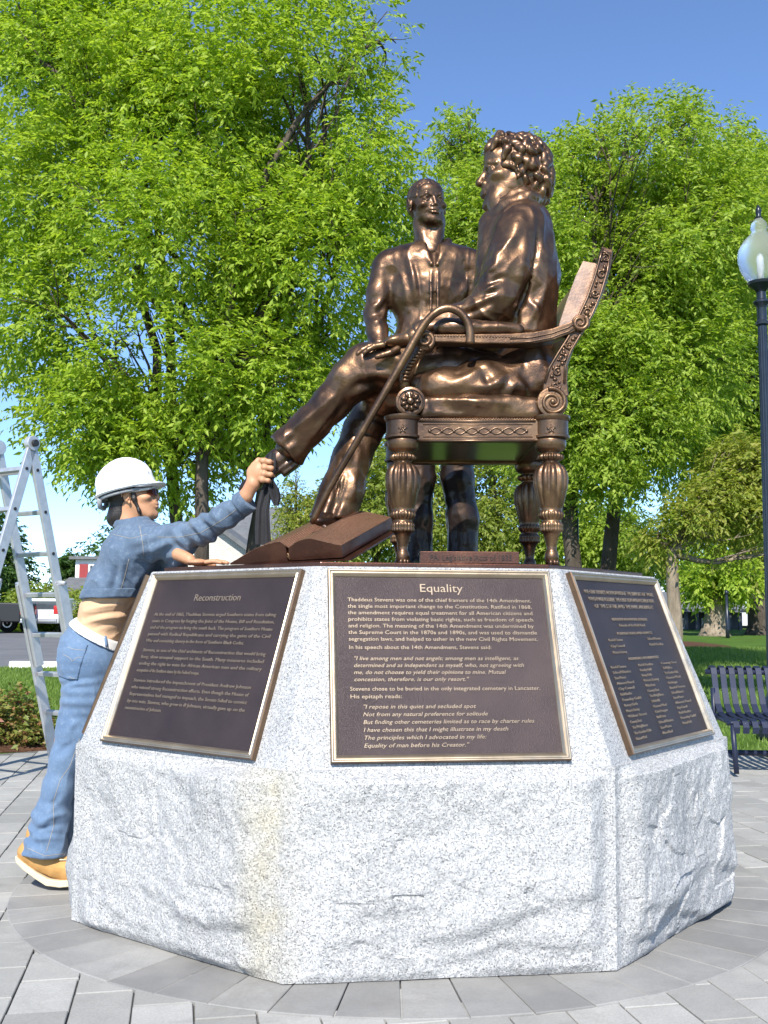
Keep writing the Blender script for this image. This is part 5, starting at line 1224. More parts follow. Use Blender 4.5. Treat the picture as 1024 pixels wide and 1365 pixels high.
# ladder
hx = PX(20, 594, 6.7); rd = np.array([.853, -.522, 0]); ld = np.array([.522, .853, 0])
ladder = thing('step_ladder', 'aluminium folding A-frame ladder standing behind the woman', 'ladder', (hx[0], hx[1], 0))
Wd = .17; ht = hx[2]
def ladder_side(sgn):
    foot = np.array([hx[0], hx[1], 0])+ld*sgn*.62; top_ = np.array([hx[0], hx[1], ht-.02]); ax = foot-top_; Ls = np.linalg.norm(ax); ax /= Ls; nrm = np.cross(ax, rd)
    def rail(s, w, a, b, wd, th, name, par=ladder):
        m = MB(); p, q = top_+ax*a+rd*s*w, top_+ax*b+rd*s*w
        # C-channel: web plus two flanges
        for (o1, o2, n1, n2) in ((-wd, wd, -th, th),): 
            e = lambda base, i, j: base+nrm*i*wd+rd*j*th
            v = [e(p, -1, -1), e(p, 1, -1), e(p, 1, 1), e(p, -1, 1), e(q, -1, -1), e(q, 1, -1), e(q, 1, 1), e(q, -1, 1)]; m.add(v, [(0, 1, 2, 3), (7, 6, 5, 4), (0, 4, 5, 1), (1, 5, 6, 2), (2, 6, 7, 3), (3, 7, 4, 0)])
        return m.build(name, M['alu'], par, bevel=.004)
    for s in (-1, 1):
        r1 = rail(s, Wd, .0, 1.52, .034, .0125, 'rail'); r2 = rail(s, Wd+.033, .93, Ls-.01, .039, .0125, 'outer_rail')
        m = MB(); z = top_+ax*(Ls-.02)+rd*s*(Wd+.033); m.box((z[0]-.035, z[1]-.035, 0.001), (z[0]+.035, z[1]+.035, .05)); m.build('foot', M['black_plastic'], ladder, bevel=.005)
        for k in range(5):
            a = top_+ax*(.16+.283*k)+rd*s*(Wd+.0135*1.0); m = MB(); m.tube([a, a+rd*s*.004], .011, 10); m.build('rung_hole', M['black_plastic'], r1)
    for k in range(7):
        a = .16+.283*k; w = Wd if a < 1.2 else Wd+.03
        m = MB(); c_ = top_+ax*a; p, q = c_-rd*(w-.012), c_+rd*(w-.012); e = lambda base, i, j: base+nrm*i*.017+ax*j*.015; vv = [e(p, -1, -1), e(p, 1, -1), e(p, 1, 1), e(p, -1, 1), e(q, -1, -1), e(q, 1, -1), e(q, 1, 1), e(q, -1, 1)]
        m.add(vv, [(0, 1, 2, 3), (7, 6, 5, 4), (0, 4, 5, 1), (1, 5, 6, 2), (2, 6, 7, 3), (3, 7, 4, 0)]); m.build('rung', M['alu_dark'], ladder, bevel=.004)
    # locking tabs
    for s in (-1, 1):
        c_ = top_+ax*.93+rd*s*(Wd+.03); m = MB(); m.tube([c_-rd*s*.02, c_+rd*s*.045], [.022, .014], 8); m.build('lock_tab', M['alu'], ladder, smooth=True)
ladder_side(1); ladder_side(-1)
for s in (-1, 1):
    c_ = np.array([hx[0], hx[1], ht])+rd*s*(Wd+.0); m = MB(); m.tube([c_-rd*.022, c_+rd*.022], .05, 18); m.build('hinge', M['alu'], ladder, bevel=.004); m = MB(); m.tube([c_+rd*s*.022, c_+rd*s*.045], .024, 14); m.build('hinge_knob', M['black_plastic'], ladder, bevel=.003)

# ================================================================== TREES
def leaf_mat(name, a, b, c_, trans=.38):
    t = NT(name); r = t.n('ShaderNodeNewGeometry').outputs['Random Per Island']; col = t.ramp(r, [(0, a), (.5, b), (1, c_)]); co_ = t.co(); n = t.noise(co_, .9, 3); col = t.mix(t.ramp(n, [(.35, 0.), (.65, .35)]), col, c_)
    t.set(col=col, rough=.5, spec=.35); tr = t.n('ShaderNodeBsdfTranslucent'); mx = t.n('ShaderNodeMixShader'); mx.inputs[0].default_value = trans
    tc = t.mix(1., col, (1.25, 1.3, .6), 'MULTIPLY'); t.l(tc, tr.inputs[0]); t.l(t.b.outputs[0], mx.inputs[1]); t.l(tr.outputs[0], mx.inputs[2]); t.l(mx.outputs[0], t.out.inputs[0]); return t.m
M['leaf_a'] = leaf_mat('fresh green leaves', (.19, .30, .022), (.30, .42, .034), (.45, .55, .085), .5)
M['leaf_b'] = leaf_mat('mid green leaves', (.18, .285, .026), (.285, .40, .042), (.42, .51, .10), .5)
M['leaf_c'] = leaf_mat('olive young leaves', (.17, .25, .03), (.27, .33, .045), (.39, .38, .095), .5)
M['leaf_d'] = leaf_mat('soft green leaves', (.15, .22, .03), (.24, .31, .05), (.36, .40, .10), .5)
M['leaf_red'] = leaf_mat('red tipped shrub leaves', (.11, .20, .03), (.19, .27, .05), (.26, .10, .06), .25)
M['leaf_dark'] = leaf_mat('dark green leaves', (.03, .075, .015), (.05, .11, .02), (.08, .15, .03))
def bark(name, a, b):
    t = NT(name); c = t.co('Object', (1, 1, .25)); n = t.noise(c, 9, 5, .7); t.set(col=t.ramp(n, [(.3, a), (.7, b)]), rough=.95, spec=.1); t.bump(n, .9, .03); return t.m
M['bark'] = bark('grey brown bark', (.045, .036, .028), (.13, .105, .085)); M['bark_pale'] = bark('pale scaly bark', (.12, .095, .07), (.33, .27, .20))
def leaves_mesh(name, lobes, n_tw, per, ll, lw, rng, shell=2.6, gap=.0, gsc=1.1, droop=.55, tw=.35, seed=0):
    "lobes: (centre, radii, weight); leaves on short drooping twigs"
    wts = np.array([l[2] for l in lobes], float); wts /= wts.sum(); ids = rng.choice(len(lobes), n_tw*2, p=wts)
    C = np.array([l[0] for l in lobes])[ids]; Rr = np.array([l[1] for l in lobes])[ids]
    d = rng.normal(size=(len(ids), 3)); d /= np.linalg.norm(d, axis=1)[:, None]; r = rng.random(len(ids))**(1/shell)
    lump = 1+.16*vnoise(d*2.3+ids[:, None]*5.1, seed+3)+.10*vnoise(d*5.+ids[:, None]*3.3, seed+4)
    O = C+Rr*d*(r*lump)[:, None]
    keep = vnoise(O*gsc, seed)+.5*vnoise(O*gsc*2.3, seed+9) > gap-rng.random(len(O))*.35; O = O[keep][:n_tw]; d = d[keep][:n_tw]
    n = len(O); td = d*.9+rng.normal(size=(n, 3))*.55; td[:, 2] += .05; td /= np.linalg.norm(td, axis=1)[:, None]
    t = (np.arange(per)+.6)/per; L = tw*(.6+.8*rng.random(n))
    P = O[:, None]+td[:, None]*(L[:, None]*t)[..., None]; P[..., 2] -= (L[:, None]*t**2)*droop*.6
    side = np.cross(td, [0, 0, 1.]); side /= np.linalg.norm(side, axis=1)[:, None]+1e-9; sg = np.where(np.arange(per) % 2, 1., -1.)
    ld_ = td[:, None]*.55+side[:, None]*sg[None, :, None]*.75+rng.normal(size=(n, per, 3))*.28; ld_[..., 2] -= droop; ld_ = ld_.reshape(-1, 3); ld_ /= np.linalg.norm(ld_, axis=1)[:, None]
    P = P.reshape(-1, 3); m = len(P); s = (.45+.85*rng.random(m))[:, None]; nrm = np.array([0, 0, 1.])+rng.normal(size=(m, 3))*.55; w = np.cross(ld_, nrm); w /= np.linalg.norm(w, axis=1)[:, None]+1e-9; up = np.cross(w, ld_)
    a = P; b = P+ld_*ll*.42*s+w*lw*.5*s+up*lw*.16*s; c_ = P+ld_*ll*s-up*ll*.10*s; e = P+ld_*ll*.42*s-w*lw*.5*s+up*lw*.16*s
    V = np.stack([a, b, c_, e], 1).reshape(-1, 3); i = np.arange(m)*4; Fq = np.stack([np.stack([i, i+1, i+2], 1), np.stack([i, i+2, i+3], 1)], 1).reshape(-1, 3)
    return np_mesh(name, V, Fq, False)
def limb(m, a, b, r0, r1, rng, seg=7, wob=.12, sag=0., n=7):
    a, b = np.asarray(a, float), np.asarray(b, float); L = np.linalg.norm(b-a); P = []; 
    off = rng.normal(size=(3,))*wob*L*.5
    for k in range(seg+1):
        t = k/seg; p = a+(b-a)*t+off*math.sin(t*math.pi)+np.array([0, 0, sag*L*math.sin(t*math.pi)])+(rng.normal(size=3)*wob*L*.07 if 0 < k < seg else 0); P.append(p)
    m.tube(P, list(np.linspace(r0, r1, seg+1)), n); return P
def tree(label, base, r0, fork, lobes, mat, bk, n_tw, per, ll, lw, seed, group=None, name='tree', gap=-.15, limbs=True, droop=.55, tw=.35, shell=2.6, gsc=1.1, stems=1, twigs=3):
    rng = np.random.default_rng(seed); base = np.asarray(base, float); t = thing(name, label, 'tree', base, group); m = MB(); forks = []
    for k in range(stems):
        a = 2*math.pi*k/max(1, stems)+.5; fk = np.asarray(fork, float)+(np.array([math.cos(a), math.sin(a), 0])*.35*stems**.5 if stems > 1 else 0); bb = base+(np.array([math.cos(a), math.sin(a), 0])*r0*.8 if stems > 1 else 0)
        limb(m, bb+[0, 0, -.1], fk, r0*1.15/(stems**.3), r0*.72/(stems**.3), rng, 8, .04, 0, 12); forks.append(fk)
    # root flare
    m.tube([base+[0, 0, -.12], base+[0, 0, .12*1.2], base+[0, 0, .5]], [r0*1.75, r0*1.32, r0*1.05], 12)
    tr = m.build('trunk', bk, t, smooth=True); m = MB()
    if limbs:
        for q, (c, r, w) in enumerate(lobes):
            fk = forks[q % len(forks)]; c = np.asarray(c, float); r = np.asarray(r, float)
            P = limb(m, fk-[0, 0, .1*rng.random()], c+rng.normal(size=3)*r*.1, r0*.5, r0*.14, rng, 8, .12, .05)
            for k in range(twigs*2):
                s = P[3+rng.integers(0, 6)]; d = rng.normal(size=3); d[2] = abs(d[2])*.8; d /= np.linalg.norm(d); e = c+d*r*.85; P2 = limb(m, s, e, r0*.16, r0*.04, rng, 6, .12, .03, 5)
                for z in range(2):
                    s2 = P2[2+rng.integers(0, 4)]; d2 = rng.normal(size=3); d2 /= np.linalg.norm(d2); limb(m, s2, e+d2*r*.35, r0*.06, r0*.02, rng, 4, .12, 0, 4)
        m.build('branches', bk, t, smooth=True)
    cm = leaves_mesh('crown', lobes, n_tw, per, ll, lw, rng, gap=gap, droop=droop, tw=tw, seed=seed, shell=shell, gsc=gsc); tag(obj('crown', cm, mat, t), kind='stuff')
    return t
def lobes_px(ls, Y):
    "(px, py, rx_px, ry_px, dY, depth_m) -> lobes"
    out = []
    for (x, y, rx, ry, dY, dp) in ls:
        yy = Y+dY; k = yy/F; out.append((PX(x, y, yy), (rx*k, dp, ry*k), rx*ry/1e4)); 
    return out
def on_ground(px, Y): p = PX(px, 800, Y); return np.array([p[0], Y, float(gz(p[0], Y))-.02])
# the big tree behind the woman
YT = 10.6
L1 = lobes_px([(300, 160, 165, 150, 0, 1.5), (120, 130, 150, 130, .2, 1.4), (420, 130, 120, 120, .1, 1.3), (470, 230, 95, 100, -.1, 1.1), (200, 20, 200, 100, .2, 1.5), (390, 20, 110, 80, .2, 1.2), (60, 280, 130, 120, .1, 1.3), (230, 330, 170, 130, -.3, 1.4), (410, 360, 110, 100, -.2, 1.2), (80, 440, 105, 90, -.1, 1.2), (210, 500, 130, 100, -.5, 1.1), (330, 520, 110, 90, -.2, 1.1), (130, 560, 90, 65, -.3, .9), (240, 610, 75, 55, -.3, .8), (420, 470, 60, 65, .3, .8), (160, 610, 60, 40, -.5, .7), (505, 300, 55, 70, .2, .8), (500, 60, 50, 60, .2, .7), (40, 60, 90, 110, .2, 1.2)], YT)
b = on_ground(275, YT); tree('broad tree with fresh green drooping leaves and several stems behind the woman', b, .12, PX(285, 610, YT), L1, M['leaf_a'], M['bark'], 19000, 10, .080, .032, 21, name='zelkova_tree', gap=-.02, stems=3, shell=2.2, gsc=1.3, tw=.27, droop=.42)
# trees behind the statue and the lamp
YT = 14.5
L2 = lobes_px([(800, 260, 110, 100, 0, 1.6), (870, 235, 78, 84, .3, 1.4), (700, 330, 110, 110, -.2, 1.5), (640, 300, 60, 80, -.3, 1.0), (600, 400, 60, 110, .3, 1.1), (820, 390, 130, 110, -.3, 1.6), (920, 330, 110, 110, 0, 1.5), (770, 500, 120, 100, -.3, 1.5), (880, 480, 110, 100, -.2, 1.5), (960, 270, 70, 80, .6, 1.2), (850, 168, 38, 36, .2, .6), (770, 205, 55, 40, .1, .7), (910, 165, 26, 36, .3, .5), (820, 580, 100, 70, -.4, 1.2), (730, 600, 70, 60, .0, 1.), (610, 195, 26, 40, .1, .4), (640, 210, 22, 26, .1, .4), (580, 480, 50, 80, .6, .9), (790, 640, 60, 40, -.4, .8)], YT)
b = on_ground(792, YT); tree('tall light green tree with a forked trunk behind the armchair', b, .16, PX(790, 640, YT), L2, M['leaf_b'], M['bark'], 20000, 10, .092, .037, 22, name='zelkova_tree', gap=0., stems=2, shell=2.2, gsc=1.0, tw=.32, droop=.42)
YT = 18.5
L3 = lobes_px([(980, 300, 90, 90, 0, 1.8), (1040, 330, 90, 110, 0, 1.8), (960, 420, 110, 90, -.3, 1.8), (1050, 470, 90, 100, 0, 1.8), (960, 540, 90, 80, 0, 1.6), (1010, 600, 70, 60, 0, 1.4), (900, 590, 70, 60, .3, 1.4), (1050, 240, 60, 60, 0, 1.3), (960, 195, 34, 30, 0, .7)], YT)
b = on_ground(1060, YT); tree('green tree whose crown reaches behind the lamp globe', b, .2, PX(1040, 660, YT), L3, M['leaf_b'], M['bark'], 9000, 9, .125, .045, 23, name='zelkova_tree', gap=-.1, shell=2.2, gsc=.9, tw=.5)
YT = 13.0
L4 = lobes_px([(915, 690, 34, 24, 0, .5), (955, 660, 44, 30, .2, .6), (1005, 690, 40, 26, 0, .6), (950, 718, 40, 20, -.2, .5), (885, 722, 24, 22, 0, .4), (1030, 640, 50, 40, .3, .7), (985, 615, 40, 30, .4, .6), (1010, 740, 24, 16, 0, .4)], YT)
b = on_ground(893, YT); tree('olive young-leaved tree with a pale twisted trunk beyond the bench', b, .10, PX(893, 730, YT), L4, M['leaf_c'], M['bark_pale'], 3000, 8, .085, .033, 24, gap=.05, shell=2., tw=.26)
YT = 43.
L5 = lobes_px([(945, 760, 36, 26, 0, 2.), (980, 772, 26, 20, 0, 1.6), (922, 782, 16, 12, 0, 1.4)], YT)
b = on_ground(951, YT); tree('bright green tree with a stout pale trunk in front of the porch', b, .45, PX(953, 775, YT), L5, M['leaf_a'], M['bark_pale'], 1100, 8, .26, .12, 25, gap=-.1, shell=2., tw=.7)
YT = 45.
L6 = lobes_px([(1010, 700, 60, 50, 0, 2.5), (1060, 730, 60, 60, 0, 2.5), (960, 690, 60, 40, 2, 2.5), (1010, 640, 70, 50, 0, 2.5)], YT)
b = on_ground(1010, YT); tree('large old tree with a thick dark trunk behind the lamp post', b, .42, PX(1012, 720, YT), L6, M['leaf_c'], M['bark'], 2400, 8, .26, .12, 26, gap=-.1, shell=2., tw=.8)
# more distant trees seen under the chair and to the sides
YT = 26.
for q, (bx, ls, lab, mt, sd) in enumerate((
    (500, [(500, 660, 70, 60, 0, 1.6), (470, 710, 50, 40, 0, 1.4), (540, 700, 60, 50, 0, 1.4), (520, 610, 50, 40, .4, 1.3)], 'soft green tree seen between the crossed legs and the chair', M['leaf_d'], 31),
    (660, [(660, 660, 60, 70, 0, 1.6), (620, 710, 60, 45, 0, 1.4), (700, 700, 60, 55, 0, 1.4), (650, 600, 60, 50, .4, 1.5), (580, 640, 50, 60, .6, 1.4)], 'soft green tree seen through the legs of the armchair', M['leaf_d'], 32),
    (405, [(400, 690, 26, 40, 0, .9), (388, 715, 30, 32, 0, .9), (425, 705, 26, 40, 0, .9), (395, 650, 12, 22, 0, .4), (430, 665, 9, 18, 0, .4), (380, 670, 10, 22, 0, .4)], 'thin brownish young tree seen below the polished shoe', M['leaf_c'], 33),
    (770, [(740, 720, 50, 40, 0, 1.2), (800, 710, 55, 40, 0, 1.3), (850, 730, 45, 36, 0, 1.2)], 'low leafy tree behind the sponsor plaque', M['leaf_b'], 34))):
    b = on_ground(bx, YT); tree(lab, b, .12, PX(bx, 745, YT), lobes_px(ls, YT), mt, M['bark'], 2600 if q != 2 else 1100, 8, .14 if q != 2 else .10, .06 if q != 2 else .04, sd, gap=-.12, shell=2., tw=.5 if q != 2 else .3, group=None)
YT = 62.
for q, (bx, ls, lab, sd) in enumerate((
    (5, [(-5, 720, 26, 36, 0, 2.6), (18, 760, 22, 30, 0, 2.4), (-10, 770, 30, 30, 0, 2.)], 'dark green round tree beyond the parked truck', 41),
    (97, [(97, 768, 12, 24, 4, 2.)], 'dark green tree beside the white house', 42),
    (60, [(52, 800, 16, 12, -6, 1.5), (36, 806, 14, 14, -6, 1.5), (78, 806, 14, 10, -6, 1.4)], 'low green tree beyond the ladder', 43),
    (118, [(115, 806, 18, 10, -8, 1.2), (128, 800, 14, 10, -8, 1.2)], 'small round green tree in front of the white house', 44))):
    b = on_ground(bx, YT+ls[0][4]); tree(lab, b, .2, PX(bx, 795, YT+ls[0][4]), lobes_px(ls, YT), M['leaf_d'] if q > 1 else M['leaf_dark'], M['bark'], 900, 8, .3, .15, sd, gap=-.2, shell=2.2, tw=.8)
# dark wooded backdrop far behind the park on the right
rngw = np.random.default_rng(77)
L7 = [((x, 78+rngw.uniform(-4, 4), rngw.uniform(2, 7)), (4, 3, 4.5), 1) for x in np.linspace(-20, 60, 22)]
wm = leaves_mesh('distant_wood', L7, 9000, 7, .42, .22, rngw, gap=-.5, tw=1.); wo = obj('distant_wood', wm, M['leaf_dark']); tag(wo, 'dark green wood behind the park houses', 'wood', kind='stuff')
# shrubs
def shrub(label, base, lobes, mat, n, ll, lw, seed, per=7, stems=9, name='shrub', tw=.16, group=None):
    rng = np.random.default_rng(seed); t = thing(name, label, 'shrub', base, group); m = MB()
    for k in range(stems):
        c, r, w = lobes[k % len(lobes)]; d = rng.normal(size=3); d[2] = abs(d[2]); d /= np.linalg.norm(d); limb(m, np.asarray(base)+[rng.normal()*.04, rng.normal()*.04, -.02], np.asarray(c)+d*np.asarray(r)*.8, .012, .004, rng, 5, .15, 0, 5)
    m.build('stems', M['bark'], t, smooth=True); cm = leaves_mesh('foliage', lobes, n, per, ll, lw, rng, gap=-.3, tw=tw, seed=seed, shell=2., droop=.1, gsc=6.); tag(obj('foliage', cm, mat, t), kind='stuff')
k_ = 8.6
L8 = lobes_px([(12, 975, 24, 22, 0, .2), (38, 972, 18, 18, 0, .18), (-10, 968, 24, 26, 0, .2), (50, 982, 11, 12, -.1, .12), (27, 945, 9, 14, 0, .1)], k_)
shrub('low red-tipped shrub growing in the mulch bed', (PX(25, 990, k_)[0], k_, .03), L8, M['leaf_red'], 900, .055, .03, 51)
for q, (x, Y, lab) in enumerate(((34, 44.6, 'clipped green shrub behind the parked truck'), (60, 44.8, 'clipped green shrub beside the parked white car'), (88, 45.2, 'pale flowering shrub between the white car and the house'), (123, 44.4, 'round green shrub near the white house'))):
    b = on_ground(x, Y); sh_ = .55 if q < 3 else .7
    shrub(lab, b, [((b[0], Y, b[2]+sh_), (.75, .6, sh_), 1)], (M['leaf_b'], M['leaf_a'], leaf_mat('white blossom', (.35, .42, .25), (.6, .62, .52), (.75, .75, .7)), M['leaf_d'])[q], 420, .16, .1, 60+q, tw=.3, stems=4)
# grass blades on the near lawn
def grass(n, x0, x1, y0, y1, h, seed):
    rg_ = np.random.default_rng(seed); x = rg_.uniform(x0, x1, n); y = y0+(y1-y0)*rg_.random(n)**1.5
    ok = (np.hypot(x-PC[0], y-PC[1]) > PR+.03) & (((x+3.05)/1.55)**2+((y-8.95)/.9)**2 > 1) & ~((y > 19) & (x < -4)); x, y = x[ok], y[ok]; n = len(x)
    z = gz(x, y)-.03; a = rg_.uniform(0, 6.28, n); hh = h*(.5+.8*rg_.random(n))*(1+.04*(y-8)); w = .0045*(1+.12*(y-8)); dx, dy = np.cos(a), np.sin(a); le = rg_.normal(size=(n, 2))*.35
    V = np.stack([np.stack([x-dx*w, y-dy*w, z], 1), np.stack([x+dx*w, y+dy*w, z], 1), np.stack([x+le[:, 0]*hh, y+le[:, 1]*hh, z+hh], 1)], 1).reshape(-1, 3); return V
V = np.vstack([grass(60000, -9, -2.2, 8.6, 19, .045, 1), grass(80000, 2.0, 14, 8.2, 30, .045, 2)]); gm = np_mesh('grass', V, np.arange(len(V)).reshape(-1, 3), False)
go = obj('grass', gm, leaf_mat('grass blades', (.10, .18, .03), (.15, .25, .04), (.22, .31, .07), .4)); tag(go, 'short green lawn grass around the paved circle', 'grass', kind='stuff')
# ================================================================== BUILDINGS, CARS, SMALL THINGS FAR OFF
def wall_mat(name, a, b, sc=(3.2, 3.2, 9.)):
    t = NT(name); c = t.co(); br = t.n('ShaderNodeTexBrick'); mp = t.n('ShaderNodeMapping'); t.l(c, mp.inputs[0]); mp.inputs['Rotation'].default_value = (math.pi/2, 0, 0); t.l(mp.outputs[0], br.inputs[0]); br.inputs['Scale'].default_value = 3.; br.inputs['Color1'].default_value = a+(1,); br.inputs['Color2'].default_value = b+(1,); br.inputs['Mortar'].default_value = tuple(x*.6 for x in a)+(1,); br.inputs['Mortar Size'].default_value = .012
    t.set(col=br.outputs[0], rough=.9); return t.m
M['stone_wall'] = wall_mat('pale rubble wall', (.50, .47, .42), (.62, .59, .53)); M['brick'] = wall_mat('red brick', (.33, .11, .075), (.40, .15, .10)); M['white_paint'] = simple('white paint', (.78, .78, .76), .6, 0, .05); M['red_paint'] = simple('dark red paint', (.28, .03, .03), .5); M['roof_grey'] = simple('grey shingle', (.13, .135, .14), .9, 0, .2, 3); M['glass_far'] = simple('window glass', (.05, .06, .07), .1); M['dark_wall'] = simple('dark weathered siding', (.06, .065, .07), .85, 0, .2, 2)
def house(name, label, x0, x1, Y0, Y1, zb, ze, zr, wm, rm, axis='y'):
    t = thing(name, label, 'house', ((x0+x1)/2, Y0, zb)); m = MB()
    if axis == 'y':   # ridge runs away from the viewer, gable faces the viewer
        xm = (x0+x1)/2; m.prism([(x0, Y0, zb), (x1, Y0, zb), (x1, Y0, ze), (xm, Y0, zr), (x0, Y0, ze)], (0, Y1-Y0, 0)); m.build('wall', wm, t)
        for s, xe in ((-1, x0), (1, x1)):
            m = MB(); o = .35*s; dz = (zr-ze)/(xm-x0)*.35; m.prism([(xm, Y0-.3, zr+.02), (xe+o, Y0-.3, ze-dz+.02), (xe+o, Y0-.3, ze-dz+.2), (xm, Y0-.3, zr+.22)], (0, Y1-Y0+.6, 0)); m.build('roof', rm, t)
    else:
        ym = (Y0+Y1)/2; m.prism([(x0, Y0, zb), (x0, Y1, zb), (x0, Y1, ze), (x0, ym, zr), (x0, Y0, ze)], (x1-x0, 0, 0)); m.build('wall', wm, t)
        for s, ye in ((-1, Y0), (1, Y1)):
            m = MB(); dz = (zr-ze)/(ym-Y0)*.35; m.prism([(x0-.3, ym, zr+.02), (x0-.3, ye+s*.35, ze-dz+.02), (x0-.3, ye+s*.35, ze-dz+.2), (x0-.3, ym, zr+.22)], (x1-x0+.6, 0, 0)); m.build('roof', rm, t)
    return t
def window(t, x0, x1, z0, z1, Y, shut=False, arch=False):
    m = MB(); m.box((x0, Y-.05, z0), (x1, Y+.03, z1)); w = m.build('window', M['white_paint'], t); d = .08
    m = MB(); m.box((x0+d, Y-.07, z0+d), ((x0+x1)/2-.02, Y-.052, z1-d)); m.build('pane', M['glass_far'], w); m = MB(); m.box(((x0+x1)/2+.02, Y-.07, z0+d), (x1-d, Y-.052, z1-d)); m.build('pane', M['glass_far'], w)
    if shut:
        for xa, xb_ in ((x0-.55, x0-.06), (x1+.06, x1+.55)): m = MB(); m.box((xa, Y-.08, z0), (xb_, Y-.002, z1)); m.build('shutter', M['red_paint'], t)
Yh = 60.; q = lambda x, y: PX(x, y, Yh); g0 = float(gz(0, Yh))
a, b = q(101, 746), q(190, 746)
ho = house('white_house', 'white house with dark red shutters beyond the parking lot', a[0], b[0], Yh, Yh+8, g0-.1, a[2], a[2]+.15, M['white_paint'], M['roof_grey'], 'x')
c1, c2 = q(119, 752), q(129, 778); window(ho, c1[0], c2[0], c2[2], c1[2], Yh, True); c1, c2 = q(160, 752), q(172, 778); window(ho, c1[0], c2[0], c2[2], c1[2], Yh, True)
pa, pb = q(92, 790), q(180, 782); m = MB(); m.prism([(pa[0], Yh-2.5, pa[2]), (pa[0], Yh-2.5, pa[2]+.2), (pa[0], Yh-.05, pa[2]+.9), (pa[0], Yh-.05, pa[2]+.7)], (pb[0]-pa[0], 0, 0)); m.build('porch_roof', M['roof_grey'], ho)
for x in np.linspace(pa[0]+.2, pb[0]-.2, 5): m = MB(); m.box((x-.08, Yh-2.4, g0), (x+.08, Yh-2.24, pa[2]+.02)); m.build('porch_post', M['white_paint'], ho)
a, b = q(52, 778), q(101, 792); m = MB(); m.box((a[0], 63, g0-.1), (b[0], 63.3, a[2])); bw = m.build('brick_wall', M['brick'], None); tag(bw, 'long red brick wall beside the white house', 'wall')
# canopy with white fascia between the shrubs
a, b = q(36, 816), q(104, 822); cn = thing('canopy', 'low white-edged canopy behind the parked vehicles', 'canopy', (a[0], 52, float(gz(0, 52)))); m = MB(); m.box((PX(66, 815, 52)[0], 52, PX(66, 822, 52)[2]), (PX(112, 815, 52)[0], 55, PX(66, 816, 52)[2])); m.build('roof', M['white_paint'], cn)
for x in (70, 90, 108): p = PX(x, 820, 52); m = MB(); m.box((p[0]-.06, 52.2, float(gz(0, 52))-.05), (p[0]+.06, 52.32, PX(66, 822, 52)[2])); m.build('post', M['white_paint'], cn)
# stone gabled house behind the woman's arm
Yh2 = 34.; q = lambda x, y: PX(x, y, Yh2); g2 = float(gz(0, Yh2)); a, b = q(205, 752), q(328, 734); r_ = q(266, 690)
h2 = house('stone_house', 'pale stone gabled house with grey roof behind the outstretched arm', a[0], b[0], Yh2, Yh2+9, g2-.1, b[2], r_[2], M['stone_wall'], M['roof_grey'], 'y')
m = MB(); c_ = q(236, 742); m.box((c_[0]-.25, Yh2-.06, c_[2]-1.), (c_[0]+.25, Yh2-.002, c_[2]+.35)); m.build('door', M['red_paint'], h2)
h3p = q(300, 700); m = MB(); e1, e2 = q(285, 742), q(352, 742); rt = q(300, 697)
h3 = house('grey_roofed_house', 'low house with a broad grey roof behind the hanging rag', PX(262, 740, 40)[0], PX(372, 740, 40)[0], 40, 49, float(gz(0, 40))-.1, PX(300, 742, 40)[2], PX(300, 697, 40)[2]+.9, M['white_paint'], M['roof_grey'], 'x')
# porch house on the right
Yp = 56.; q = lambda x, y: PX(x, y, Yp); gp = float(gz(0, Yp)); a, b = q(898, 814), q(985, 814); r_ = q(930, 792)
hp = house('porch_house', 'dark low house with a porch beyond the park trees', a[0], b[0], Yp, Yp+9, gp-.1, a[2], r_[2], M['dark_wall'], M['roof_grey'], 'x')
for x in (904, 918, 932, 946, 960, 974): p = q(x, 830); m = MB(); m.box((p[0]-.08, Yp-1.6, gp-.05), (p[0]+.08, Yp-1.44, a[2]-.1)); m.build('porch_post', M['dark_wall'], hp)
p1, p2 = q(899, 812), q(984, 814); m = MB(); m.box((p1[0]-.2, Yp-1.8, p2[2]-.1), (p2[0]+.2, Yp-.05, p2[2]+.08)); m.build('porch_roof', M['roof_grey'], hp)
c1, c2 = q(935, 824), q(941, 838); window(hp, c1[0], c2[0], c2[2], c1[2], Yp); c1, c2 = q(908, 824), q(916, 838); window(hp, c1[0], c2[0], c2[2], c1[2], Yp)
a, b = q(972, 832), q(1040, 832); h4 = house('white_garage', 'small pale garage beside the dark porch house', a[0], b[0], Yp+3, Yp+10, gp-.1, PX(972, 832, Yp+3)[2], PX(972, 818, Yp+3)[2]+.4, M['dark_wall'], simple('pale metal roof', (.55, .55, .56), .5), 'x')
# poles
for (x, y, Y, r, lab, mt) in ((905.5, 783, 50., .07, 'slim pale pole beside the old tree trunks', simple('galvanised', (.45, .47, .5), .5, .6)), (968.5, 790, 40., .07, 'slim dark pole in front of the porch house', M['post'])):
    p = PX(x, y, Y); t_ = thing('pole', lab, 'pole', (p[0], Y, float(gz(0, Y)))); m = MB(); m.lathe([(r*1.2, float(gz(0, Y))-.05), (r, float(gz(0, Y))+.3), (r*.8, p[2])], (p[0], Y, 0), n=10); m.build('shaft', mt, t_, smooth=True); m = MB(); m.ball((p[0], Y, p[2]), (r*1.3, r*1.3, r*1.6)); m.build('cap', mt, t_, smooth=True)
pp = PX(765, 690, 19.); t_ = thing('pole', 'plain dark pole behind the right rear chair leg', 'pole', (pp[0], 19., float(gz(0, 19.)))); m = MB(); g9 = float(gz(0, 19)); m.lathe([(.13, g9-.05), (.10, g9+.4), (.085, pp[2]+1.6)], (pp[0], 19., 0), n=12); m.build('shaft', M['post'], t_, smooth=True); m = MB(); m.ball((pp[0], 19., pp[2]+1.6), .1); m.build('cap', M['post'], t_, smooth=True)
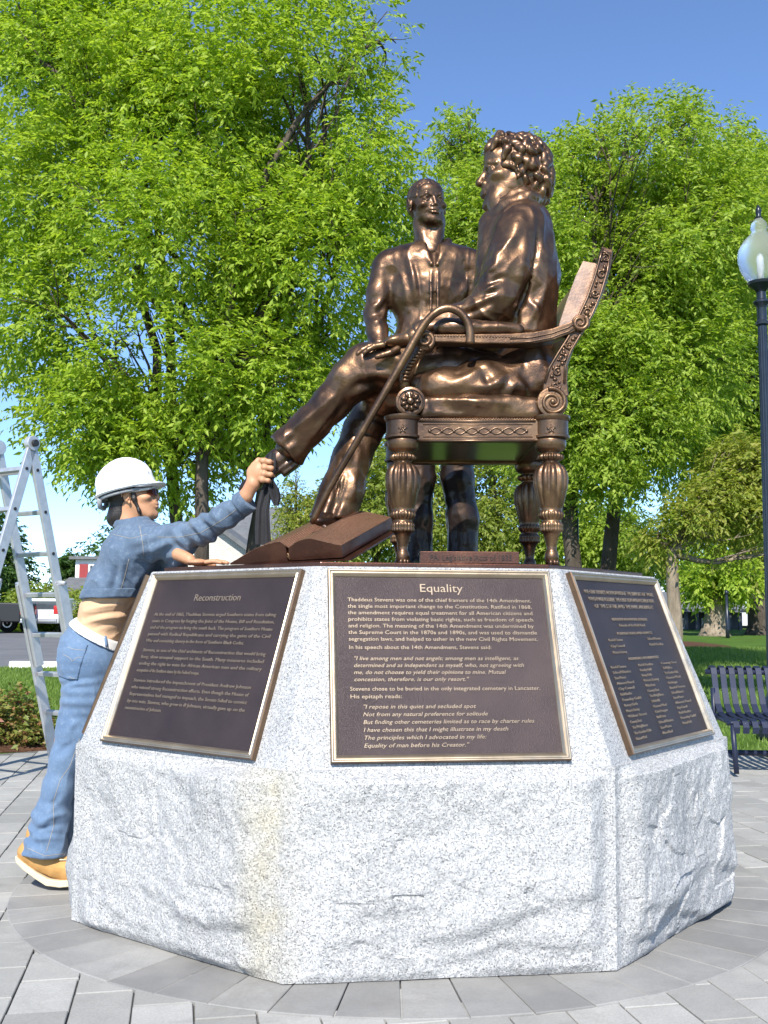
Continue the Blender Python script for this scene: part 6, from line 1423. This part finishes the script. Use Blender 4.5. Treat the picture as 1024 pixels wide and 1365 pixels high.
# vehicles
M['tyre'] = simple('tyre rubber', (.02, .02, .02), .8); M['rim'] = simple('alloy rim', (.6, .6, .62), .3, .9); M['tail'] = simple('red tail light', (.45, .015, .012), .2)
def wheel(t, x, y, z, r):
    w = bpy.data.objects.new('wheel', None)
    m = MB(); m.lathe([(r*.6, -.11), (r*.95, -.11), (r, -.07), (r, .07), (r*.95, .11), (r*.6, .11)], (x, y, z+r), 'y', 24); wh = m.build('wheel', M['tyre'], t, angle=.6); m = MB(); m.lathe([(r*.62, -.08), (r*.62, .08), (r*.5, .115), (r*.15, .10), (.01, .12)], (x, y, z+r), 'y', 20); m.build('rim', M['rim'], wh, angle=.6)
def vehicle(name, label, xr, y0, z, side, L, Wd, mat, wr, wx, roof, glassp):
    "side: profile points (distance forward of the rear, height)"
    t = thing(name, label, 'truck' if 'truck' in name else 'car', (xr-L/2, y0+Wd/2, z)); P = lambda d, h: np.array([xr-d, y0, z+h])
    m = MB(); m.prism([P(*p) for p in side], (0, Wd, 0)); m.build('body', mat, t, bevel=.05, seg=3)
    m = MB(); m.prism([P(*p)+np.array([0, .10, 0]) for p in roof], (0, Wd-.2, 0)); cab = m.build('cab', mat, t, bevel=.06, seg=3)
    for gp_ in glassp: m = MB(); m.prism([P(*p)+np.array([0, .085, 0]) for p in gp_], (0, .02, 0)); m.build('window', M['glass_far'], cab)
    rb_ = [p for p in roof]; m = MB(); m.box((xr-rb_[0][0]-.10, y0+.2, z+rb_[0][1]+.05), (xr-rb_[-1][0]+.05 if False else xr-rb_[0][0]+.0, y0+Wd-.2, z+rb_[1][1]-.12)); m.build('rear_window', M['glass_far'], cab)
    for x in wx: wheel(t, xr-x, y0+.05, z, wr); wheel(t, xr-x, y0+Wd-.05, z, wr)
    for y in (y0+.02, y0+Wd-.22): m = MB(); m.box((xr-.12, y, z+.75), (xr+.025, y+.2, z+1.1)); m.build('tail_light', M['tail'], t, bevel=.02)
    m = MB(); m.box((xr-.05, y0+.05, z+.42), (xr+.09, y0+Wd-.05, z+.58)); m.build('bumper', M['alu_dark'], t, bevel=.02)
    return t
car_paint = simple('black car paint', (.010, .010, .012), .45, 0, .05, coat=.1); white_car = simple('white car paint', (.75, .75, .75), .3, 0, .03, coat=.5)
xr = PX(26, 840, 41.)[0]; vehicle('pickup_truck', 'black pickup truck with red tail light parked across the lot', xr, 41., float(gz(0, 42))-.02, [(0, .45), (0, 1.22), (2.0, 1.24), (5.4, 1.15), (5.55, .6), (5.4, .4)], 5.55, 1.9, car_paint, .4, (1.15, 4.5), [(2.05, 1.2), (2.15, 1.82), (3.6, 1.82), (4.25, 1.17)], [[(2.25, 1.28), (2.3, 1.72), (3.45, 1.72), (3.95, 1.28)]])
xr = PX(76, 838, 45.5)[0]+2.15; ws = vehicle('white_sedan', 'small white car parked beyond the ladder', xr, 44.2, float(gz(0, 45))-.02, [(0, .35), (0, .92), (.9, .98), (3.2, .95), (4.2, .75), (4.3, .35)], 4.3, 1.75, white_car, .33, (.85, 3.4), [(.5, .92), (1.0, 1.42), (2.4, 1.44), (3.2, .93)], [[(.75, .98), (1.08, 1.34), (2.35, 1.36), (2.95, .98)]]); ws.rotation_euler.z = -math.pi/2
# wheel stops at the near edge of the lot
for x0_, x1_, lab in ((11, 118, 'white concrete wheel stop at the edge of the lawn behind the ladder'),):
    Y = 19.0; p, q_ = PX(x0_, 890, Y), PX(x1_, 890, Y); zz = float(gz(0, Y))-.03; m = MB(); m.prism([(p[0], Y, zz), (p[0], Y+.2, zz), (p[0], Y+.17, zz+.13), (p[0], Y+.03, zz+.13)], (q_[0]-p[0], 0, 0)); o = m.build('wheel_stop', M['white_paint'], None, bevel=.015); tag(o, lab, 'wheel stop')
